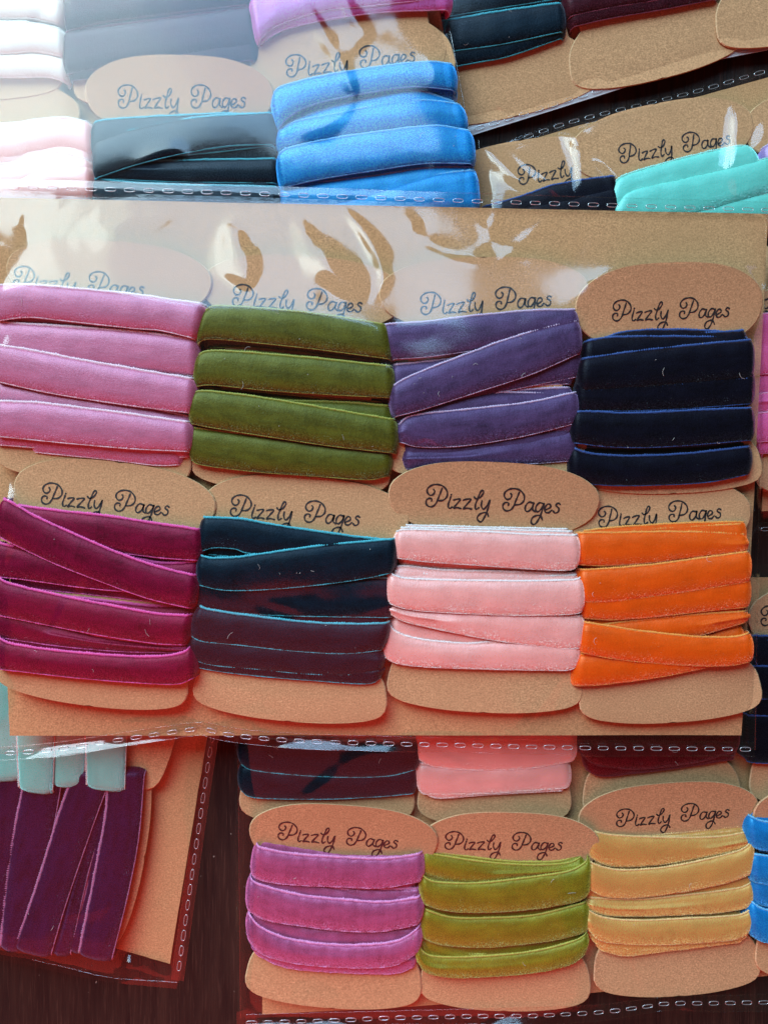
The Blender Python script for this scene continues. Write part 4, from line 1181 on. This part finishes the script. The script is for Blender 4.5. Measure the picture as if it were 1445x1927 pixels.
# ---- sleeve under the window reflection
tl = [
 dict(color='cream', group=G_TL, label='cream velvet ribbon on a kraft card, above the blush pink one',
      card=(-60, -240, 360, 360, 430, 0), dz=.2, lint=0, fibres=900, turns=[
  (.5, [(-220, -30), (0, -36), (116, -36)], [(-220, 32), (0, 32), (60, 33), (112, 45)]),
  (.3, [(-220, 97), (60, 90), (120, 100)], [(-220, 147), (60, 143), (100, 146), (121, 152)]),
  (1.2, [(-220, 35), (0, 33), (60, 36), (114, 47)], [(-220, 98), (0, 98), (60, 94), (118, 104)]),
 ]),
 dict(color='wine', group=G_TL, label='dark wine velvet ribbon showing through the milky window reflection',
      card=(300, -200, 350, 345, 400, -4), dz=.2, lint=2, fibres=600, turns=[
  (.0, [(128, 78), (300, 62), (478, 42)], [(130, 150), (300, 130), (480, 110)]),
  (.7, [(118, 52), (300, 28), (474, 5)], [(120, 138), (300, 108), (478, 82)]),
  (1.2, [(118, -30), (300, -55), (468, -80)], [(124, 55), (200, 38), (300, 25), (468, 5)]),
 ]),
 dict(color='mauve', group=G_TL, label='mauve velvet ribbon on a kraft card, above the bright blue one',
      card=(660, -250, 370, 366, 430, -5), dz=.5, lint=1, fibres=900, turns=[
  (.3, [(484, 20), (660, -10), (845, -30)], [(490, 78), (550, 48), (700, 22), (846, 15)]),
  (1.2, [(468, -10), (660, -40), (842, -80)], [(484, 76), (520, 47), (600, 20), (700, 8), (842, -8)]),
 ]),
 dict(color='pale_pink', group=G_TL, label='blush pink velvet ribbon beside the dark teal one under the window reflection',
      card=(-40, 145, 375, 360, 420, 2), text=(-120, 225, 0, .95), dz=0, lint=0, fibres=1300, turns=[
  (-.2, [(-220, 255), (0, 258), (166, 250)], [(-220, 320), (0, 320), (168, 318)]),
  (.6, [(-220, 232), (0, 226), (60, 219), (120, 215), (167, 223)], [(-220, 300), (0, 296), (60, 284), (120, 276), (168, 288)]),
  (1.0, [(-220, 320), (0, 303), (60, 288), (110, 280), (168, 296)], [(-220, 385), (0, 360), (80, 350), (168, 355)]),
  (1.5, [(-220, 360), (0, 338), (60, 318), (120, 308), (168, 306)], [(-220, 420), (0, 405), (80, 390), (170, 380)]),
 ]),
 dict(color='teal', group=G_TL, label='dark teal velvet ribbon half veiled by the window reflection',
      card=(338, 116, 352, 345, 420, 1), text=(345, 193, 1, .95), lift=(2.9, 0), dz=.2, lint=4, fibres=600, sel=.65, turns=[
  (-.1, [(172, 300), (340, 295), (520, 292)], [(172, 333), (300, 340), (400, 342), (520, 343)]),
  (.5, [(172, 224), (200, 218), (260, 214), (400, 207), (512, 208)], [(172, 290), (340, 290), (514, 272)]),
  (.5, [(170, 330), (300, 340), (522, 345)], [(170, 400), (340, 404), (524, 408)]),
  (1.2, [(174, 262), (250, 237), (370, 214), (514, 205)], [(176, 335), (250, 310), (340, 288), (430, 273), (516, 270)]),
 ]),
 dict(color='sky_blue', group=G_TL, label='bright blue velvet ribbon under the main sleeve seam',
      card=(672, 40, 372, 360, 430, -6), text=(660, 118, -6, .97), dz=.6, lint=5, fibres=1100, turns=[
  (-.2, [(524, 232), (600, 202), (700, 176), (780, 163), (860, 186)], [(526, 285), (700, 260), (866, 255)]),
  (-.2, [(530, 345), (700, 325), (800, 310), (892, 308)], [(530, 400), (700, 395), (896, 385)]),
  (.5, [(540, 402), (620, 380), (690, 362), (760, 340), (830, 321), (894, 314)], [(560, 450), (700, 425), (900, 392)]),
  (.6, [(521, 239), (560, 221), (640, 205), (720, 190), (800, 182), (869, 190)], [(526, 282), (600, 264), (700, 248), (800, 237), (878, 242)]),
  (1.3, [(511, 172), (530, 155), (600, 137), (700, 120), (800, 109), (855, 114)], [(524, 240), (545, 216), (600, 191), (700, 171), (780, 161), (857, 167)]),
  (1.4, [(521, 285), (545, 271), (620, 255), (720, 240), (820, 230), (887, 240)], [(530, 352), (600, 336), (700, 320), (800, 306), (892, 306)]),
 ]),
]
make_pack(7.5, tl, dict(label='clear plastic sleeve veiled by the bright window reflection', seed=45, step=.85, relax=420, amp=.08,
    top=[(-260, -120), (300, -120), (815, -120)], bot=[(-260, 415), (300, 420), (908, 430)],
    folds=[[(815, -120), (838, 10), (868, 170), (897, 330), (908, 430)]],
    creases=[([(560, 0), (600, 60), (640, 130), (668, 200)], .6, 1.3), ([(640, -20), (660, 40), (700, 80)], .5, 1.3), ([(700, 70), (660, 100), (640, 120)], .4, 1.2),
             ([(668, 200), (620, 240), (560, 270)], .4, 2.0), ([(800, 0), (835, 80), (850, 140)], .6, 1.3), ([(700, 95), (740, 60), (800, 90), (850, 200)], .35, 2.5)]),
  dict(label='kraft backing sheet behind the window-veiled ribbons', poly=[(-240, -110), (806, -110), (890, 400), (-240, 395)]))

# ---- slanted sleeve in the far corner
tr = [
 dict(color='teal', group=G_TR, label='dark teal velvet ribbon in the slanted sleeve, beside the bright blue one',
      card=(925, -185, 340, 340, 410, -13), dz=-1.0, lint=3, fibres=600, sel=.65, turns=[
  (.2, [(760, 60), (900, 40), (1060, 10)], [(760, 140), (900, 115), (960, 103), (1062, 68)]),
  (.8, [(750, -30), (900, -55), (1056, -80)], [(750, 42), (850, 27), (950, 11), (1058, -6)]),
  (1.3, [(752, 44), (850, 29), (950, 12), (1060, -3)], [(756, 108), (860, 93), (950, 80), (1063, 56)]),
 ]),
 dict(color='wine', group=G_TR, label='dark wine velvet ribbon on the tilted card beside the wooden strip',
      card=(1195, -250, 340, 330, 405, -14), dz=-.7, lint=1, fibres=500, turns=[
  (.3, [(1066, -40), (1200, -70), (1350, -100)], [(1078, 48), (1150, 32), (1250, 15), (1352, -5)]),
  (1.1, [(1060, -60), (1200, -85), (1345, -110)], [(1072, 28), (1150, 12), (1250, -5), (1346, -30)]),
 ]),
 dict(color='violet', group=G_TR, label='plain kraft card end beside the dark wine ribbon card in the slanted sleeve',
      card=(1470, -310, 320, 315, 392, -12), dz=0, lint=0, fibres=200, turns=[
  (.5, [(1340, -110), (1450, -130), (1600, -150)], [(1350, -50), (1460, -70), (1610, -95)]),
 ]),
]
make_pack(1.0, tr, dict(label='clear plastic sleeve lying slanted above the bare wooden strip', seed=57, step=1.0, relax=350, amp=.15,
    top=[(740, -140), (1100, -240), (1620, -310)], bot=[(780, 285), (895, 248), (1100, 184), (1300, 121), (1445, 88), (1620, 50)],
    seams=[dict(line=[(780, 280), (895, 243), (1100, 179), (1300, 116), (1445, 84), (1620, 46)], width=17, pitch=29, dz=2.4, milky=True)],
    creases=[([(900, 236), (1050, 186), (1200, 140)], .3, 1.3)]),
  dict(label='kraft backing sheet of the slanted far sleeve', poly=[(745, -130), (1600, -300), (1620, 20), (1300, 96), (1100, 160), (880, 230), (780, 262)]))

# ---- slanted sleeve below the bare strip, heavily wrinkled
mintp = [
 dict(color='navy', group=G_TR, label='navy velvet ribbon under strongly wrinkled plastic, beside the aqua one',
      card=(1010, 262, 330, 330, 400, -9), text=(1080, 318, -9, .85), dz=0, lint=1, fibres=500, turns=[
  (.5, [(905, 385), (985, 362), (1040, 343), (1100, 332), (1160, 325)], [(915, 455), (1050, 415), (1165, 395)]),
  (.9, [(910, 400), (1000, 380), (1162, 345)], [(915, 470), (1050, 440), (1168, 410)]),
 ]),
 dict(color='aqua', group=G_TR, label='aqua green velvet ribbon on a kraft card under wrinkled plastic',
      card=(1270, 192, 350, 340, 400, -11), text=(1268, 278, -9, .84), dz=.3, lint=0, fibres=1500, turns=[
  (.5, [(1154, 350), (1170, 327), (1250, 301), (1350, 276), (1400, 268), (1420, 275)], [(1160, 420), (1200, 395), (1300, 365), (1440, 340)]),
  (1.2, [(1158, 385), (1180, 357), (1230, 341), (1320, 322), (1400, 303), (1452, 290)], [(1164, 450), (1200, 425), (1320, 400), (1455, 360)]),
  (.7, [(1200, 410), (1320, 380), (1400, 362), (1460, 350)], [(1200, 460), (1320, 440), (1470, 410)]),
 ]),
 dict(color='lavender', group=G_TR, label='lavender velvet ribbon beside the aqua one under wrinkled plastic',
      card=(1590, 150, 340, 330, 400, -11), dz=.1, lint=0, fibres=500, turns=[
  (.5, [(1440, 270), (1520, 235), (1700, 195)], [(1448, 345), (1520, 310), (1720, 270)]),
  (.9, [(1446, 340), (1520, 310), (1700, 275)], [(1452, 420), (1520, 385), (1720, 350)]),
 ]),
]
make_pack(1.0, mintp, dict(label='wrinkled clear plastic sleeve of navy and aqua ribbons', seed=61, step=.8, relax=250, amp=.55,
    top=[(888, 290), (905, 268), (960, 268), (1030, 240), (1100, 219), (1300, 170), (1445, 128), (1640, 80)], bot=[(890, 480), (1100, 480), (1300, 470), (1640, 450)],
    seams=[dict(line=[(955, 272), (1030, 244), (1100, 223), (1300, 175), (1445, 133), (1640, 84)], width=12, pitch=30, dz=.7)],
    folds=[[(900, 262), (904, 300), (920, 380), (930, 440)]],
    creases=[([(900, 270), (950, 320), (1020, 385)], 1.3, 1.5), ([(960, 285), (1000, 325), (1075, 390)], 1.2, 1.5), ([(1060, 235), (1085, 290), (1090, 385)], 1.3, 1.3),
             ([(1090, 295), (1140, 320), (1180, 390)], 1.0, 1.3), ([(1380, 190), (1375, 260), (1365, 340), (1385, 380)], 1.4, 1.4), ([(1445, 210), (1410, 300), (1390, 350)], 1.3, 1.6),
             ([(1060, 240), (1100, 275), (1180, 270)], .8, 1.5), ([(1140, 260), (1180, 250), (1250, 220)], .6, 1.5), ([(1100, 225), (1200, 205), (1400, 165)], .6, 1.3)]),
  dict(label='kraft backing sheet under the wrinkled sleeve', poly=[(950, 278), (1090, 236), (1300, 186), (1445, 146), (1600, 110), (1640, 440), (930, 470)]))

# ---- sleeve peeping out on the right
right = [
 dict(color='hot_pink', group=G_R, label='candy pink velvet ribbon beside the navy one, behind the top sleeve',
      card=(1590, 520, 350, 340, 420, 0), text=(1545, 585, 0, .9), dz=0, lint=0, fibres=800, turns=[
  (.0, [(1424, 690), (1500, 690), (1760, 690)], [(1424, 750), (1500, 750), (1760, 750)]),
  (.2, [(1424, 790), (1500, 790), (1760, 790)], [(1426, 856), (1500, 850), (1760, 850)]),
  (.8, [(1424, 588), (1440, 586), (1760, 580)], [(1426, 700), (1440, 697), (1760, 690)]),
  (1.2, [(1426, 640), (1440, 638), (1760, 630)], [(1427, 708), (1440, 704), (1760, 695)]),
  (1.2, [(1424, 740), (1440, 736), (1760, 730)], [(1425, 778), (1440, 774), (1760, 770)]),
  (1.5, [(1424, 776), (1440, 773), (1760, 765)], [(1425, 838), (1440, 832), (1760, 825)]),
 ]),
]
make_pack(8.6, right, dict(label='clear plastic sleeve of candy pink ribbon behind the top sleeve', seed=77, step=1.2, relax=250, amp=.2,
    top=[(1446, 470), (1600, 470), (1760, 470)], bot=[(1426, 1000), (1600, 1000), (1760, 1000)], folds=[[(1446, 470), (1426, 1000)]],
    seams=[dict(line=[(1428, 996), (1600, 992), (1760, 990)], width=24, pitch=31, dz=.7)]),
  dict(label='kraft backing sheet of the candy pink ribbon sleeve', poly=[(1450, 480), (1750, 480), (1750, 955), (1432, 962)]))
